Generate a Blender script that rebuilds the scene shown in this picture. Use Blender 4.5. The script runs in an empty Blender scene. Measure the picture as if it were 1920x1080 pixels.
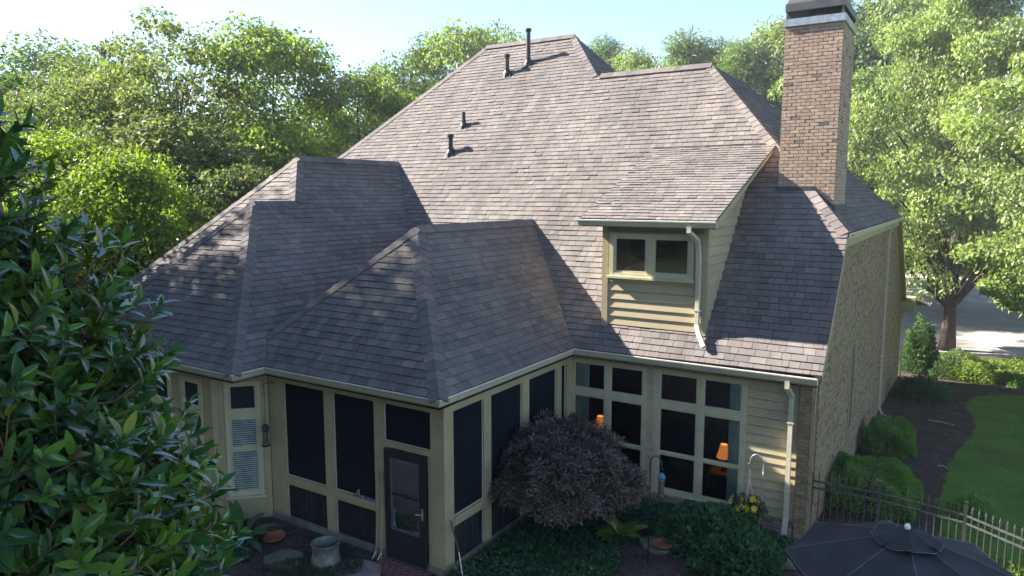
import bpy, math, random
import numpy as np
from mathutils import Vector, Matrix

SC = bpy.context.scene
COL = SC.collection
PI = math.pi

# ------------------------------------------------------------------ camera, sky, sun, exposure
cam_d = bpy.data.cameras.new('camera')
cam = bpy.data.objects.new('camera', cam_d)
COL.objects.link(cam)
CAM = Vector((0, 0, 6.85))
cam.location = CAM
cam.rotation_euler = (math.radians(90 - 7.283), 0, math.radians(32.27))
cam_d.sensor_width = 36.0
cam_d.lens = 25.18
cam_d.clip_end = 3000
cam_d.clip_start = 0.05
SC.camera = cam

SUN_DIR = Vector((0.82, 0.12, -0.567)).normalized()       # the way the light travels
world = bpy.data.worlds.new('World')
SC.world = world
world.use_nodes = True
wn = world.node_tree.nodes
wl = world.node_tree.links
wn.clear()
w_out = wn.new('ShaderNodeOutputWorld')
w_bg = wn.new('ShaderNodeBackground')
w_sky = wn.new('ShaderNodeTexSky')
w_sky.sky_type = 'NISHITA'
w_sky.sun_disc = False
w_sky.sun_elevation = math.asin(-SUN_DIR.z)
w_sky.sun_rotation = math.atan2(-SUN_DIR.x, -SUN_DIR.y)
w_sky.air_density = 0.85
w_sky.dust_density = 0.35
w_sky.ozone_density = 2.6
w_bg.inputs['Strength'].default_value = 0.068
wl.new(w_sky.outputs[0], w_bg.inputs[0])
wl.new(w_bg.outputs[0], w_out.inputs[0])

sun_d = bpy.data.lights.new('sun', 'SUN')
sun_d.energy = 5.0
sun_d.angle = math.radians(0.53)
sun_d.color = (1.0, 0.93, 0.83)
sun = bpy.data.objects.new('sun', sun_d)
COL.objects.link(sun)
sun.rotation_euler = SUN_DIR.to_track_quat('-Z', 'Y').to_euler()

SC.view_settings.view_transform = 'Standard'
SC.view_settings.look = 'None'
SC.view_settings.gamma = 1.0
SC.view_settings.use_curve_mapping = False
SC.view_settings.exposure = 2.3
SC.cycles.max_bounces = 8
SC.cycles.transparent_max_bounces = 12
SC.cycles.use_denoising = True

# ------------------------------------------------------------------ helpers
rng = random.Random(7)
nrg = np.random.default_rng(11)


def V(*a):
    return Vector(a)


def gz(y):
    """the ground falls gently towards the street"""
    if y < 14.5:
        return 0.0
    return max(-0.075 * (y - 14.5), -1.9125)


class MB:
    """collects polygons with a tint each and links them as one mesh object"""

    def __init__(s):
        s.v = []
        s.f = []
        s.t = []

    def poly(s, pts, tint=(1, 1, 1)):
        n = len(s.v)
        s.v.extend([tuple(p) for p in pts])
        s.f.append(tuple(range(n, n + len(pts))))
        s.t.append(tint)

    def hexa(s, p, tint=(1, 1, 1)):
        """eight corners: bottom ring 0-3, top ring 4-7"""
        n = len(s.v)
        s.v.extend([tuple(q) for q in p])
        for f in ((3, 2, 1, 0), (4, 5, 6, 7), (0, 1, 5, 4), (1, 2, 6, 5), (2, 3, 7, 6), (3, 0, 4, 7)):
            s.f.append(tuple(n + i for i in f))
            s.t.append(tint)

    def box(s, a, b, tint=(1, 1, 1)):
        x0, y0, z0 = a
        x1, y1, z1 = b
        s.hexa([(x0, y0, z0), (x1, y0, z0), (x1, y1, z0), (x0, y1, z0),
                (x0, y0, z1), (x1, y0, z1), (x1, y1, z1), (x0, y1, z1)], tint)

    def lbox(s, F, a0, a1, b0, b1, c0, c1, tint=(1, 1, 1)):
        """a box in a wall frame F = (origin, along, outward): a along, b outward, c up"""
        o, u, n = F
        z = V(0, 0, 1)
        s.hexa([o + u * a + n * b + z * c for a, b, c in
                ((a0, b0, c0), (a1, b0, c0), (a1, b1, c0), (a0, b1, c0),
                 (a0, b0, c1), (a1, b0, c1), (a1, b1, c1), (a0, b1, c1))], tint)

    def tube(s, path, r, n=8, tint=(1, 1, 1), caps=True, twist=0.0, squash=1.0):
        path = [Vector(p) for p in path]
        rs = r if isinstance(r, (list, tuple)) else [r] * len(path)
        base = len(s.v)
        ref = None
        for i, p in enumerate(path):
            if i == 0:
                d = path[1] - p
            elif i == len(path) - 1:
                d = p - path[i - 1]
            else:
                d = (path[i + 1] - p).normalized() + (p - path[i - 1]).normalized()
            d.normalize()
            if ref is None:
                ref = V(1, 0, 0) if abs(d.x) < 0.8 else V(0, 1, 0)
            e1 = (ref - d * ref.dot(d)).normalized()
            e2 = d.cross(e1)
            ref = e1
            for k in range(n):
                a = 2 * PI * k / n + twist
                s.v.append(tuple(p + (e1 * math.cos(a) + e2 * math.sin(a) * squash) * rs[i]))
        for i in range(len(path) - 1):
            for k in range(n):
                k2 = (k + 1) % n
                a = base + i * n
                s.f.append((a + k, a + k2, a + n + k2, a + n + k))
                s.t.append(tint)
        if caps:
            s.f.append(tuple(base + k for k in reversed(range(n))))
            s.t.append(tint)
            e = base + (len(path) - 1) * n
            s.f.append(tuple(e + k for k in range(n)))
            s.t.append(tint)

    def lathe(s, prof, c, n=20, tint=(1, 1, 1), wob=0.0):
        """prof: list of (radius, z) turned about the vertical through c"""
        base = len(s.v)
        for r, z in prof:
            for k in range(n):
                a = 2 * PI * k / n
                rr = r * (1 + wob * math.sin(3 * a + 1.0))
                s.v.append((c[0] + rr * math.cos(a), c[1] + rr * math.sin(a), c[2] + z))
        for i in range(len(prof) - 1):
            for k in range(n):
                k2 = (k + 1) % n
                a = base + i * n
                s.f.append((a + k, a + k2, a + n + k2, a + n + k))
                s.t.append(tint)
        s.f.append(tuple(base + k for k in reversed(range(n))))
        s.t.append(tint)
        e = base + (len(prof) - 1) * n
        s.f.append(tuple(e + k for k in range(n)))
        s.t.append(tint)

    def mesh(s, name, mats, smooth=False):
        me = bpy.data.meshes.new(name)
        me.from_pydata(s.v, [], s.f)
        at = me.attributes.new('tint', 'FLOAT_COLOR', 'FACE')
        a = np.ones((len(s.f), 4), np.float32)
        a[:, :3] = np.array(s.t, np.float32).reshape(-1, 3)
        at.data.foreach_set('color', a.ravel())
        me.materials.append(mats)
        if smooth:
            me.polygons.foreach_set('use_smooth', [True] * len(me.polygons))
        me.update()
        return me

    def build(s, name, m, parent=None, kind=None, smooth=False):
        return link(name, s.mesh(name, m, smooth), parent, kind)


def link(name, me, parent=None, kind=None):
    o = bpy.data.objects.new(name, me)
    COL.objects.link(o)
    if parent:
        o.parent = parent
    if kind:
        o['kind'] = kind
    return o


def empty(name, loc=(0, 0, 0), rz=0.0, parent=None):
    o = bpy.data.objects.new(name, None)
    COL.objects.link(o)
    o.location = loc
    o.rotation_euler = (0, 0, rz)
    o.empty_display_size = 0.2
    if parent:
        o.parent = parent
    return o


def tag(o, label, cat, group=None):
    o['label'] = label
    o['category'] = cat
    if group:
        o['group'] = group
    return o


# ------------------------------------------------------------------ materials
def new_mat(name):
    m = bpy.data.materials.new(name)
    m.use_nodes = True
    m.node_tree.nodes.clear()
    return m, m.node_tree.nodes, m.node_tree.links


def mat(name, col=(1, 1, 1), rough=0.8, spec=0.3, metal=0.0, nscale=6.0, namt=0.25, fine=60.0, famt=0.15,
        bump=0.0, bscale=80.0, dirt=None, dirt_scale=1.2, dirt_amt=0.0, coat=0.0, streak=0.0):
    """principled paint: base colour x per-piece tint x two scales of noise, with stains of their own shape"""
    m, N, L = new_mat(name)
    out = N.new('ShaderNodeOutputMaterial')
    b = N.new('ShaderNodeBsdfPrincipled')
    L.new(b.outputs[0], out.inputs[0])
    tc = N.new('ShaderNodeTexCoord')
    at = N.new('ShaderNodeAttribute')
    at.attribute_name = 'tint'
    mul = N.new('ShaderNodeMix')
    mul.data_type = 'RGBA'
    mul.blend_type = 'MULTIPLY'
    mul.inputs['Factor'].default_value = 1
    mul.inputs['A'].default_value = (*col, 1)
    L.new(at.outputs['Color'], mul.inputs['B'])
    cur = mul.outputs['Result']
    for sc_, am in ((nscale, namt), (fine, famt)):
        if am <= 0:
            continue
        n = N.new('ShaderNodeTexNoise')
        n.inputs['Scale'].default_value = sc_
        n.inputs['Detail'].default_value = 4
        L.new(tc.outputs['Object'], n.inputs['Vector'])
        r = N.new('ShaderNodeMapRange')
        r.inputs['From Min'].default_value = 0.3
        r.inputs['From Max'].default_value = 0.7
        r.inputs['To Min'].default_value = 1 - am
        r.inputs['To Max'].default_value = 1 + am
        L.new(n.outputs['Fac'], r.inputs['Value'])
        mm = N.new('ShaderNodeMix')
        mm.data_type = 'RGBA'
        mm.blend_type = 'MULTIPLY'
        mm.inputs['Factor'].default_value = 1
        L.new(cur, mm.inputs['A'])
        L.new(r.outputs[0], mm.inputs['B'])
        cur = mm.outputs['Result']
    if dirt and dirt_amt > 0:
        n = N.new('ShaderNodeTexNoise')
        n.inputs['Scale'].default_value = dirt_scale
        n.inputs['Detail'].default_value = 6
        n.inputs['Roughness'].default_value = 0.65
        L.new(tc.outputs['Object'], n.inputs['Vector'])
        r = N.new('ShaderNodeMapRange')
        r.inputs['From Min'].default_value = 0.5
        r.inputs['From Max'].default_value = 0.72
        r.inputs['To Max'].default_value = dirt_amt
        L.new(n.outputs['Fac'], r.inputs['Value'])
        mm = N.new('ShaderNodeMix')
        mm.data_type = 'RGBA'
        L.new(r.outputs[0], mm.inputs['Factor'])
        L.new(cur, mm.inputs['A'])
        mm.inputs['B'].default_value = (*dirt, 1)
        cur = mm.outputs['Result']
    if streak > 0:
        mp = N.new('ShaderNodeMapping')
        mp.inputs['Scale'].default_value = (2.6, .22, .22)
        L.new(tc.outputs['Object'], mp.inputs['Vector'])
        n = N.new('ShaderNodeTexNoise')
        n.inputs['Scale'].default_value = 1.3
        n.inputs['Detail'].default_value = 5
        L.new(mp.outputs[0], n.inputs['Vector'])
        r = N.new('ShaderNodeMapRange')
        r.inputs['From Min'].default_value = 0.42
        r.inputs['From Max'].default_value = 0.7
        r.inputs['To Min'].default_value = 1
        r.inputs['To Max'].default_value = 1 - streak
        L.new(n.outputs['Fac'], r.inputs['Value'])
        mm = N.new('ShaderNodeMix')
        mm.data_type = 'RGBA'
        mm.blend_type = 'MULTIPLY'
        mm.inputs['Factor'].default_value = 1
        L.new(cur, mm.inputs['A'])
        L.new(r.outputs[0], mm.inputs['B'])
        cur = mm.outputs['Result']
    L.new(cur, b.inputs['Base Color'])
    b.inputs['Roughness'].default_value = rough
    b.inputs['Metallic'].default_value = metal
    b.inputs['Specular IOR Level'].default_value = spec
    b.inputs['Coat Weight'].default_value = coat
    if bump > 0:
        n = N.new('ShaderNodeTexNoise')
        n.inputs['Scale'].default_value = bscale
        n.inputs['Detail'].default_value = 3
        L.new(tc.outputs['Object'], n.inputs['Vector'])
        bp = N.new('ShaderNodeBump')
        bp.inputs['Strength'].default_value = bump
        bp.inputs['Distance'].default_value = 0.02
        L.new(n.outputs['Fac'], bp.inputs['Height'])
        L.new(bp.outputs[0], b.inputs['Normal'])
    return m


def leaf_mat(name, trans=0.45, gloss=0.08, rough=0.35, gain=1.0, tgain=(1.5, 1.7, 0.6), fres=0.2):
    """leaf: tinted diffuse and translucent with a thin waxy gloss"""
    m, N, L = new_mat(name)
    out = N.new('ShaderNodeOutputMaterial')
    at = N.new('ShaderNodeAttribute')
    at.attribute_name = 'tint'
    df = N.new('ShaderNodeBsdfDiffuse')
    tr = N.new('ShaderNodeBsdfTranslucent')
    gl = N.new('ShaderNodeBsdfGlossy')
    gl.inputs['Roughness'].default_value = rough
    g = N.new('ShaderNodeMix')
    g.data_type = 'RGBA'
    g.blend_type = 'MULTIPLY'
    g.inputs['Factor'].default_value = 1
    g.inputs['B'].default_value = (gain, gain, gain, 1)
    L.new(at.outputs['Color'], g.inputs['A'])
    tm = N.new('ShaderNodeMix')
    tm.data_type = 'RGBA'
    tm.blend_type = 'MULTIPLY'
    tm.inputs['Factor'].default_value = 1
    tm.inputs['B'].default_value = (*tgain, 1)
    L.new(g.outputs['Result'], tm.inputs['A'])
    L.new(g.outputs['Result'], df.inputs['Color'])
    L.new(tm.outputs['Result'], tr.inputs['Color'])
    m1 = N.new('ShaderNodeMixShader')
    m1.inputs[0].default_value = trans
    L.new(df.outputs[0], m1.inputs[1])
    L.new(tr.outputs[0], m1.inputs[2])
    m2 = N.new('ShaderNodeMixShader')
    lw = N.new('ShaderNodeFresnel')
    lw.inputs['IOR'].default_value = 1.4
    ad = N.new('ShaderNodeMath')
    ad.operation = 'MULTIPLY_ADD'
    ad.inputs[1].default_value = fres
    ad.inputs[2].default_value = gloss
    ad.use_clamp = True
    L.new(lw.outputs[0], ad.inputs[0])
    L.new(ad.outputs[0], m2.inputs[0])
    L.new(m1.outputs[0], m2.inputs[1])
    L.new(gl.outputs[0], m2.inputs[2])
    L.new(m2.outputs[0], out.inputs[0])
    return m


def glass_mat(name, tint=(0.86, 0.9, 0.9)):
    m, N, L = new_mat(name)
    out = N.new('ShaderNodeOutputMaterial')
    t = N.new('ShaderNodeBsdfTransparent')
    t.inputs[0].default_value = (*tint, 1)
    g = N.new('ShaderNodeBsdfGlossy')
    g.inputs['Roughness'].default_value = 0.02
    f = N.new('ShaderNodeFresnel')
    f.inputs['IOR'].default_value = 1.6
    x = N.new('ShaderNodeMixShader')
    L.new(f.outputs[0], x.inputs[0])
    L.new(t.outputs[0], x.inputs[1])
    L.new(g.outputs[0], x.inputs[2])
    L.new(x.outputs[0], out.inputs[0])
    return m


def screen_mat(name, open_=0.35):
    m, N, L = new_mat(name)
    out = N.new('ShaderNodeOutputMaterial')
    t = N.new('ShaderNodeBsdfTransparent')
    d = N.new('ShaderNodeBsdfDiffuse')
    d.inputs[0].default_value = (0.018, 0.020, 0.025, 1)
    x = N.new('ShaderNodeMixShader')
    x.inputs[0].default_value = open_
    L.new(d.outputs[0], x.inputs[1])
    L.new(t.outputs[0], x.inputs[2])
    L.new(x.outputs[0], out.inputs[0])
    return m


def glow_mat(name, col, strength):
    m, N, L = new_mat(name)
    out = N.new('ShaderNodeOutputMaterial')
    d = N.new('ShaderNodeBsdfDiffuse')
    d.inputs[0].default_value = (0.5, 0.3, 0.15, 1)
    e = N.new('ShaderNodeEmission')
    e.inputs[0].default_value = (*col, 1)
    e.inputs[1].default_value = strength
    x = N.new('ShaderNodeAddShader')
    L.new(d.outputs[0], x.inputs[0])
    L.new(e.outputs[0], x.inputs[1])
    L.new(x.outputs[0], out.inputs[0])
    return m


M = {}
M['shingle'] = mat('asphalt_shingle', (1, 1, 1), 0.9, 0.25, nscale=0.45, namt=0.13, fine=140, famt=0.28, bump=0.25, bscale=160, streak=0.22)
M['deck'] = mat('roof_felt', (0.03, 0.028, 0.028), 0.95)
M['brick'] = mat('brick', (1, 1, 1), 0.9, 0.2, nscale=14, namt=0.18, fine=90, famt=0.25, bump=0.3, bscale=90)
M['mortar'] = mat('mortar', (0.16, 0.12, 0.095), 0.95, 0.2, famt=0.3)
M['mortar_wall'] = mat('wall_mortar', (0.15, 0.115, 0.075), 0.95, 0.2, famt=0.3)
M['siding'] = mat('siding_paint', (0.43, 0.362, 0.225), 0.55, 0.3, nscale=2.0, namt=0.07, fine=40, famt=0.05, dirt=(0.25, 0.22, 0.15), dirt_amt=0.25)
M['trim'] = mat('trim_paint', (0.37, 0.320, 0.190), 0.5, 0.35, nscale=3.0, namt=0.08, fine=50, famt=0.05, dirt=(0.20, 0.18, 0.12), dirt_amt=0.35, dirt_scale=2.5)
M['frame'] = mat('window_frame_paint', (0.50, 0.455, 0.30), 0.45, 0.35, nscale=3.0, namt=0.08, fine=50, famt=0.05, dirt=(0.3, 0.27, 0.18), dirt_amt=0.3, dirt_scale=2.5)
M['gutter'] = mat('gutter_paint', (0.54, 0.50, 0.38), 0.35, 0.5, nscale=2.0, namt=0.08, fine=30, famt=0.08, dirt=(0.4, 0.37, 0.30), dirt_amt=0.3, dirt_scale=3)
M['lip'] = mat('gutter_lip', (0.80, 0.78, 0.70), 0.3, 0.6)
M['black_metal'] = mat('black_metal', (0.018, 0.018, 0.02), 0.35, 0.5, famt=0.2)
M['fence_metal'] = mat('fence_paint', (0.060, 0.060, 0.064), 0.28, 0.9, coat=0.5, famt=0.2)
M['pipe'] = mat('vent_pipe_black', (0.022, 0.02, 0.022), 0.5, 0.4, famt=0.2)
M['galv'] = mat('galvanised', (0.42, 0.43, 0.45), 0.4, 0.5, metal=0.75, nscale=9, namt=0.25, fine=40, famt=0.2)
M['hood'] = mat('brown_hood_metal', (0.085, 0.08, 0.085), 0.45, 0.45, nscale=5, namt=0.25, famt=0.1)
M['flash'] = mat('lead_flashing', (0.05, 0.05, 0.055), 0.55, 0.4, nscale=12, namt=0.3)
M['door'] = mat('door_paint', (0.020, 0.018, 0.021), 0.35, 0.45, famt=0.1)
M['slat'] = mat('dark_board', (0.12, 0.115, 0.105), 0.7, 0.3, nscale=5, namt=0.3)
M['glass'] = glass_mat('window_glass')
M['screen'] = screen_mat('insect_screen', 0.25)
M['thin_screen'] = screen_mat('lower_screen', 0.62)
M['mesh'] = screen_mat('cap_mesh', 0.45)
M['room_dark'] = mat('room_dark', (0.022, 0.024, 0.028), 0.9)  # near-black colour for the unlit room inside the bay windows
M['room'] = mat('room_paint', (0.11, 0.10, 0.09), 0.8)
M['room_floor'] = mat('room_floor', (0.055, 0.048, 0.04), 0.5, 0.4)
M['curtain'] = mat('curtain_cloth', (0.70, 0.80, 0.79), 0.9, 0.1, nscale=8, namt=0.15)
M['blind'] = mat('blind_slat', (0.29, 0.33, 0.30), 0.5, 0.3)
M['lampshade'] = glow_mat('lit_lampshade', (1.0, 0.27, 0.06), 0.13)
M['bulb'] = glow_mat('lit_bulb', (1.0, 0.50, 0.10), 3.0)
M['wood'] = mat('brown_wood', (0.16, 0.08, 0.04), 0.5, 0.3, nscale=6, namt=0.3)
M['bark'] = mat('bark', (0.068, 0.054, 0.042), 0.95, 0.15, nscale=5, namt=0.35, fine=30, famt=0.35, bump=0.6, bscale=18)
M['twig'] = mat('twig', (0.16, 0.11, 0.06), 0.85, 0.2, nscale=8, namt=0.3)
M['leaf'] = leaf_mat('leaf', 0.36, 0.015, 0.55)
M['pale_leaf'] = leaf_mat('pale_leaf', 0.38, 0.015, 0.6, tgain=(1.4, 1.5, 0.7))
M['laurel'] = leaf_mat('laurel_leaf', 0.25, 0.0, 0.32, tgain=(1.6, 1.8, 0.5), fres=.24)
M['maple'] = leaf_mat('purple_leaf', 0.15, 0.03, 0.5, tgain=(1.5, 0.8, 0.8))
M['petal'] = leaf_mat('petal', 0.3, 0.02, 0.6, tgain=(1.2, 1.2, 0.6))
M['grass'] = leaf_mat('grass_blade', 0.3, 0.02, 0.5)
M['ground'] = mat('earth', (0.06, 0.065, 0.03), 0.95, 0.1, nscale=0.5, namt=0.4, fine=8, famt=0.4, bump=0.5, bscale=12)
M['lawn'] = mat('lawn_turf', (0.095, 0.175, 0.026), 0.95, 0.1, nscale=0.7, namt=0.3, fine=26, famt=0.4, dirt=(0.15, 0.16, 0.05), dirt_amt=0.45, dirt_scale=1.1, bump=0.7, bscale=60)
M['mulch'] = mat('mulch', (0.085, 0.062, 0.050), 0.95, 0.1, nscale=1.5, namt=0.3, fine=26, famt=0.6, bump=0.9, bscale=40)
M['chip'] = mat('bark_chip', (1, 1, 1), 0.95, 0.1, famt=0.2)
M['concrete'] = mat('concrete', (0.42, 0.39, 0.36), 0.9, 0.2, nscale=0.6, namt=0.12, fine=12, famt=0.12, dirt=(0.2, 0.19, 0.18), dirt_amt=0.4, dirt_scale=0.35)
M['slate'] = mat('stepping_stone', (0.17, 0.165, 0.12), 0.9, 0.2, nscale=5, namt=0.3, fine=40, famt=0.2, dirt=(0.06, 0.09, 0.03), dirt_amt=0.6, dirt_scale=6, bump=0.4, bscale=25)
M['path'] = mat('path_stone', (0.24, 0.20, 0.175), 0.9, 0.2, nscale=4, namt=0.25, fine=50, famt=0.2, bump=0.4, bscale=30)
M['mat'] = mat('door_mat', (1, 1, 1), 0.95, 0.1, nscale=30, namt=0.3)
M['terra'] = mat('terracotta', (0.33, 0.105, 0.06), 0.8, 0.2, nscale=9, namt=0.25, fine=60, famt=0.15, dirt=(0.10, 0.08, 0.06), dirt_amt=0.5, dirt_scale=8)
M['zinc'] = mat('weathered_zinc', (0.21, 0.22, 0.20), 0.55, 0.4, metal=0.35, nscale=8, namt=0.35, fine=40, famt=0.2, dirt=(0.09, 0.08, 0.06), dirt_amt=0.6, dirt_scale=6)
M['canvas'] = mat('umbrella_canvas', (0.040, 0.040, 0.043), 0.85, 0.25, nscale=3, namt=0.15, fine=120, famt=0.1, dirt=(0.10, 0.10, 0.10), dirt_amt=0.12, dirt_scale=3)
M['piping'] = mat('umbrella_piping', (0.13, 0.125, 0.12), 0.8)
M['ivory'] = mat('white_plastic', (0.75, 0.74, 0.70), 0.4, 0.4)
M['tube'] = mat('feeder_tube', (0.11, 0.10, 0.085), 0.25, 0.5, nscale=30, namt=0.5)
M['teal'] = mat('blue_metal', (0.05, 0.16, 0.24), 0.35, 0.5)
M['fig_blue'] = mat('figurine_blue', (0.10, 0.14, 0.24), 0.6)
M['fig_skin'] = mat('figurine_pale', (0.45, 0.32, 0.26), 0.6)
M['coir'] = mat('coir_basket', (0.15, 0.075, 0.04), 0.95, 0.1, nscale=40, namt=0.5, bump=0.8, bscale=60)
M['twine'] = mat('pink_twine', (0.62, 0.45, 0.46), 0.9)
M['stucco_tan'] = mat('pale_wall', (0.5, 0.4, 0.33), 0.9)


# ------------------------------------------------------------------ tiling of planar faces
def clip_rect(poly, x0, x1, y0, y1):
    for ax, lim, keep in ((0, x0, 1), (0, x1, -1), (1, y0, 1), (1, y1, -1)):
        out = []
        n = len(poly)
        if n == 0:
            return out
        for i in range(n):
            p, q = poly[i], poly[(i + 1) % n]
            dp, dq = (p[ax] - lim) * keep, (q[ax] - lim) * keep
            if dp >= 0:
                out.append(p)
            if (dp > 0 > dq) or (dp < 0 < dq):
                t = dp / (dp - dq)
                out.append((p[0] + (q[0] - p[0]) * t, p[1] + (q[1] - p[1]) * t))
        poly = out
    return poly


def area2(p):
    return 0.5 * sum(p[i][0] * p[(i + 1) % len(p)][1] - p[(i + 1) % len(p)][0] * p[i][1] for i in range(len(p)))


class Plane:
    """frame on a planar polygon: u level, v up the slope, n outward"""

    def __init__(s, pts, outward):
        s.wave = 0.0
        pts = [Vector(p) for p in pts]
        n = V(0, 0, 0)
        for i in range(len(pts)):
            n += pts[i].cross(pts[(i + 1) % len(pts)])
        n.normalize()
        if n.dot(Vector(outward)) < 0:
            n = -n
        s.n = n
        s.u = V(0, 0, 1).cross(n).normalized()
        s.v = n.cross(s.u)
        low = min(pts, key=lambda p: p.dot(s.v))
        s.o = low
        s.p2 = [((p - low).dot(s.u), (p - low).dot(s.v)) for p in pts]
        if area2(s.p2) < 0:
            s.p2.reverse()

    def at(s, a, b, h=0.0):
        if s.wave:
            h += s.wave * (math.sin(1.9 * a + .7 * b) * math.sin(1.3 * b + 1) + .5 * math.sin(4.3 * a + 2 + 2.1 * b))
        return s.o + s.u * a + s.v * b + s.n * h


def tiles(pl, row_h, width, gap=0.004, gapv=0.0, stagger=None, skip=None, r=rng):
    """yield (clipped polygon, rect, row) for rows of pieces over the polygon of the plane"""
    xs = [p[0] for p in pl.p2]
    ys = [p[1] for p in pl.p2]
    j = 0
    y = min(ys)
    while y < max(ys) - 1e-4:
        x = min(xs) - (r.random() * 0.3 if stagger is None else stagger * (j % 2))
        while x < max(xs):
            w = width(r)
            rc = (x + gap / 2, x + w - gap / 2, y + gapv / 2, y + row_h - gapv / 2)
            x += w
            if rc[1] < min(xs) or rc[0] > max(xs):
                continue
            pg = clip_rect(pl.p2, *rc)
            if len(pg) < 3 or abs(area2(pg)) < 2e-4:
                continue
            if skip and skip(pl, rc):
                continue
            yield pg, rc, j
        y += row_h
        j += 1


def slab(mb, pl, pg, h0, h1, y0, y1, tint, base=0.0):
    """raise a clipped polygon into a piece: height h0 at its lower edge, h1 at its upper"""
    n = len(mb.v)
    k = len(pg)
    for a, b in pg:
        t = (b - y0) / max(1e-6, (y1 - y0))
        mb.v.append(tuple(pl.at(a, b, h0 + (h1 - h0) * t)))
    for a, b in pg:
        mb.v.append(tuple(pl.at(a, b, base)))
    mb.f.append(tuple(range(n, n + k)))
    mb.t.append(tint)
    for i in range(k):
        i2 = (i + 1) % k
        mb.f.append((n + i2, n + i, n + k + i, n + k + i2))
        mb.t.append(tint)


# ------------------------------------------------------------------ setting: ground, lawn, street
def sheet(name, poly, dz, m, kind='structure', y_breaks=(14.5, 40.0)):
    mb = MB()
    ys = [-1e5, *y_breaks, 1e5]
    for a, b in zip(ys, ys[1:]):
        pg = clip_rect(poly, -1e5, 1e5, a, b)
        if len(pg) >= 3:
            if area2(pg) < 0:
                pg.reverse()
            mb.poly([(x, y, gz(y) + dz) for x, y in pg])
    return mb.build(name, m, None, kind)


sheet('ground', [(-290, -290), (290, -290), (290, 290), (-290, 290)], 0.0, M['ground'])
LAWN = [(-0.15, 15.2), (-0.02, 17.2), (-0.1, 18.4), (-0.08, 19.6), (0.0, 21.2), (0.05, 22.9), (0.25, 24.8), (0.6, 27.2), (0.76, 28.8),
        (0.72, 30.6), (0.5, 32.3), (0.52, 33.9), (0.86, 35.4), (1.66, 36.7), (2.64, 37.2), (9.0, 37.6), (22, 36), (22, 2), (0.6, 2), (0.3, 12)]
def ragged(pts, n, amp, k0, k1, seed):
    r_ = random.Random(seed)
    out = []
    for i in range(len(pts)):
        a, b = pts[i], pts[(i + 1) % len(pts)]
        out.append(a)
        if k0 <= i < k1:
            for j in range(1, n):
                out.append((a[0] + (b[0] - a[0]) * j / n + r_.uniform(-amp, amp), a[1] + (b[1] - a[1]) * j / n + r_.uniform(-amp, amp)))
    return out


sheet('lawn', ragged(LAWN, 14, .05, 0, 15, 4), 0.012, M['lawn'])
BED = [(-2.3, 14.4), (-0.15, 15.2)] + LAWN[1:15] + [(9.0, 37.6), (12, 44.5), (-1.5, 44.5), (-2.28, 40)]
sheet('mulch_bed', BED, 0.006, M['mulch'])
sheet('garden_bed', [(-16, 3), (-2.0, 3), (-0.3, 12), (-0.3, 15.2), (-2.3, 14.6), (-7.6, 14.6), (-16, 9.6)], 0.005, M['mulch'])
sheet('street', [(-9, 46.2), (-0.9, 46.2), (1.0, 46.9), (2.9, 47.6), (9, 48.5), (40, 50), (40, 92), (-9, 92)], 0.012, M['concrete'])
kerb = MB()
kp = [(-9, 46.2), (-0.9, 46.2), (1.0, 46.9), (2.9, 47.6), (9, 48.5), (40, 50)]
for a, b in zip(kp, kp[1:]):
    d = (V(b[0], b[1], 0) - V(a[0], a[1], 0))
    n_ = V(d.y, -d.x, 0).normalized() * 0.16
    z0 = gz(46)
    kerb.hexa([V(*a, z0 - .1), V(*b, z0 - .1), V(*b, z0 - .1) + n_, V(*a, z0 - .1) + n_,
               V(*a, z0 + .13), V(*b, z0 + .13), V(*b, z0 + .13) + n_, V(*a, z0 + .13) + n_])
kerb.build('kerb', M['concrete'], None, 'structure')
kerb = MB()
kerb.box((-9, 92.0, gz(46) - .1), (40, 92.16, gz(46) + .13))
kerb.build('kerb', M['concrete'], None, 'structure')

# thin summer haze: one closed box round everything, the sky outside it
hz = MB()
hz.box((-298, -298, -3.0), (298, 298, 33.0))
hm, hN, hL = new_mat('haze_air')
h_out = hN.new('ShaderNodeOutputMaterial')
h_vol = hN.new('ShaderNodeVolumePrincipled')
h_vol.inputs['Color'].default_value = (0.93, 0.96, 1.0, 1)
h_vol.inputs['Density'].default_value = 0.0008
h_vol.inputs['Anisotropy'].default_value = 0.0
hL.new(h_vol.outputs[0], h_out.inputs['Volume'])
hz.build('haze', hm, None, 'stuff')

# ------------------------------------------------------------------ the house: roof geometry
ZE = 3.421
XP, Y0, XR, XF, YP, YP2 = -7.359, 14.299, -2.181, -11.858, 9.345, 8.582
S, SM = 1.053, 1.082
YR, ZR = Y0 + 8.181, ZE + SM * 8.181
XL, XM = -15.284, -11.684
Y2, Z2 = Y0 + 6.618, ZE + SM * 6.618
SH = 1.045
XC = -2.107
I = V(XP, Y0, ZE)
R_ = V(XR, Y0, ZE)
P_ = V(XP, YP, ZE)
F1 = V(XF, YP, ZE)
F2 = V(XF, YP2, ZE)
ML = V(XL, YR, ZR)
MR = V(XM, YR, ZR)
M2L = V(XM + (ZR - Z2) / SH, Y2, Z2)
M2R = V(-6.464, Y2, Z2)
C1 = V(XC, Y0 + 2.451, ZE + SM * 2.451)
C2 = V(XC, 31.746, C1.z)
RK = V(XC, Y0 + 0.05, ZE + SM * 0.05)
LHE = V(XL - (ZR - ZE - 0.02) / SH, Y0 + 0.02, ZE + 0.02)
WP = 2.61
PA = V(XP - WP, YP + WP, ZE + S * WP)
PE = V(XP - WP, Y0 + S * WP / SM, ZE + S * WP)
JX = -12.33
J_ = V(JX, YP + (XF - JX), ZE + S * (XF - JX))
W1, A1 = 4.279, 14.172
WA = V(XF - W1, A1, ZE + S * W1)
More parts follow.
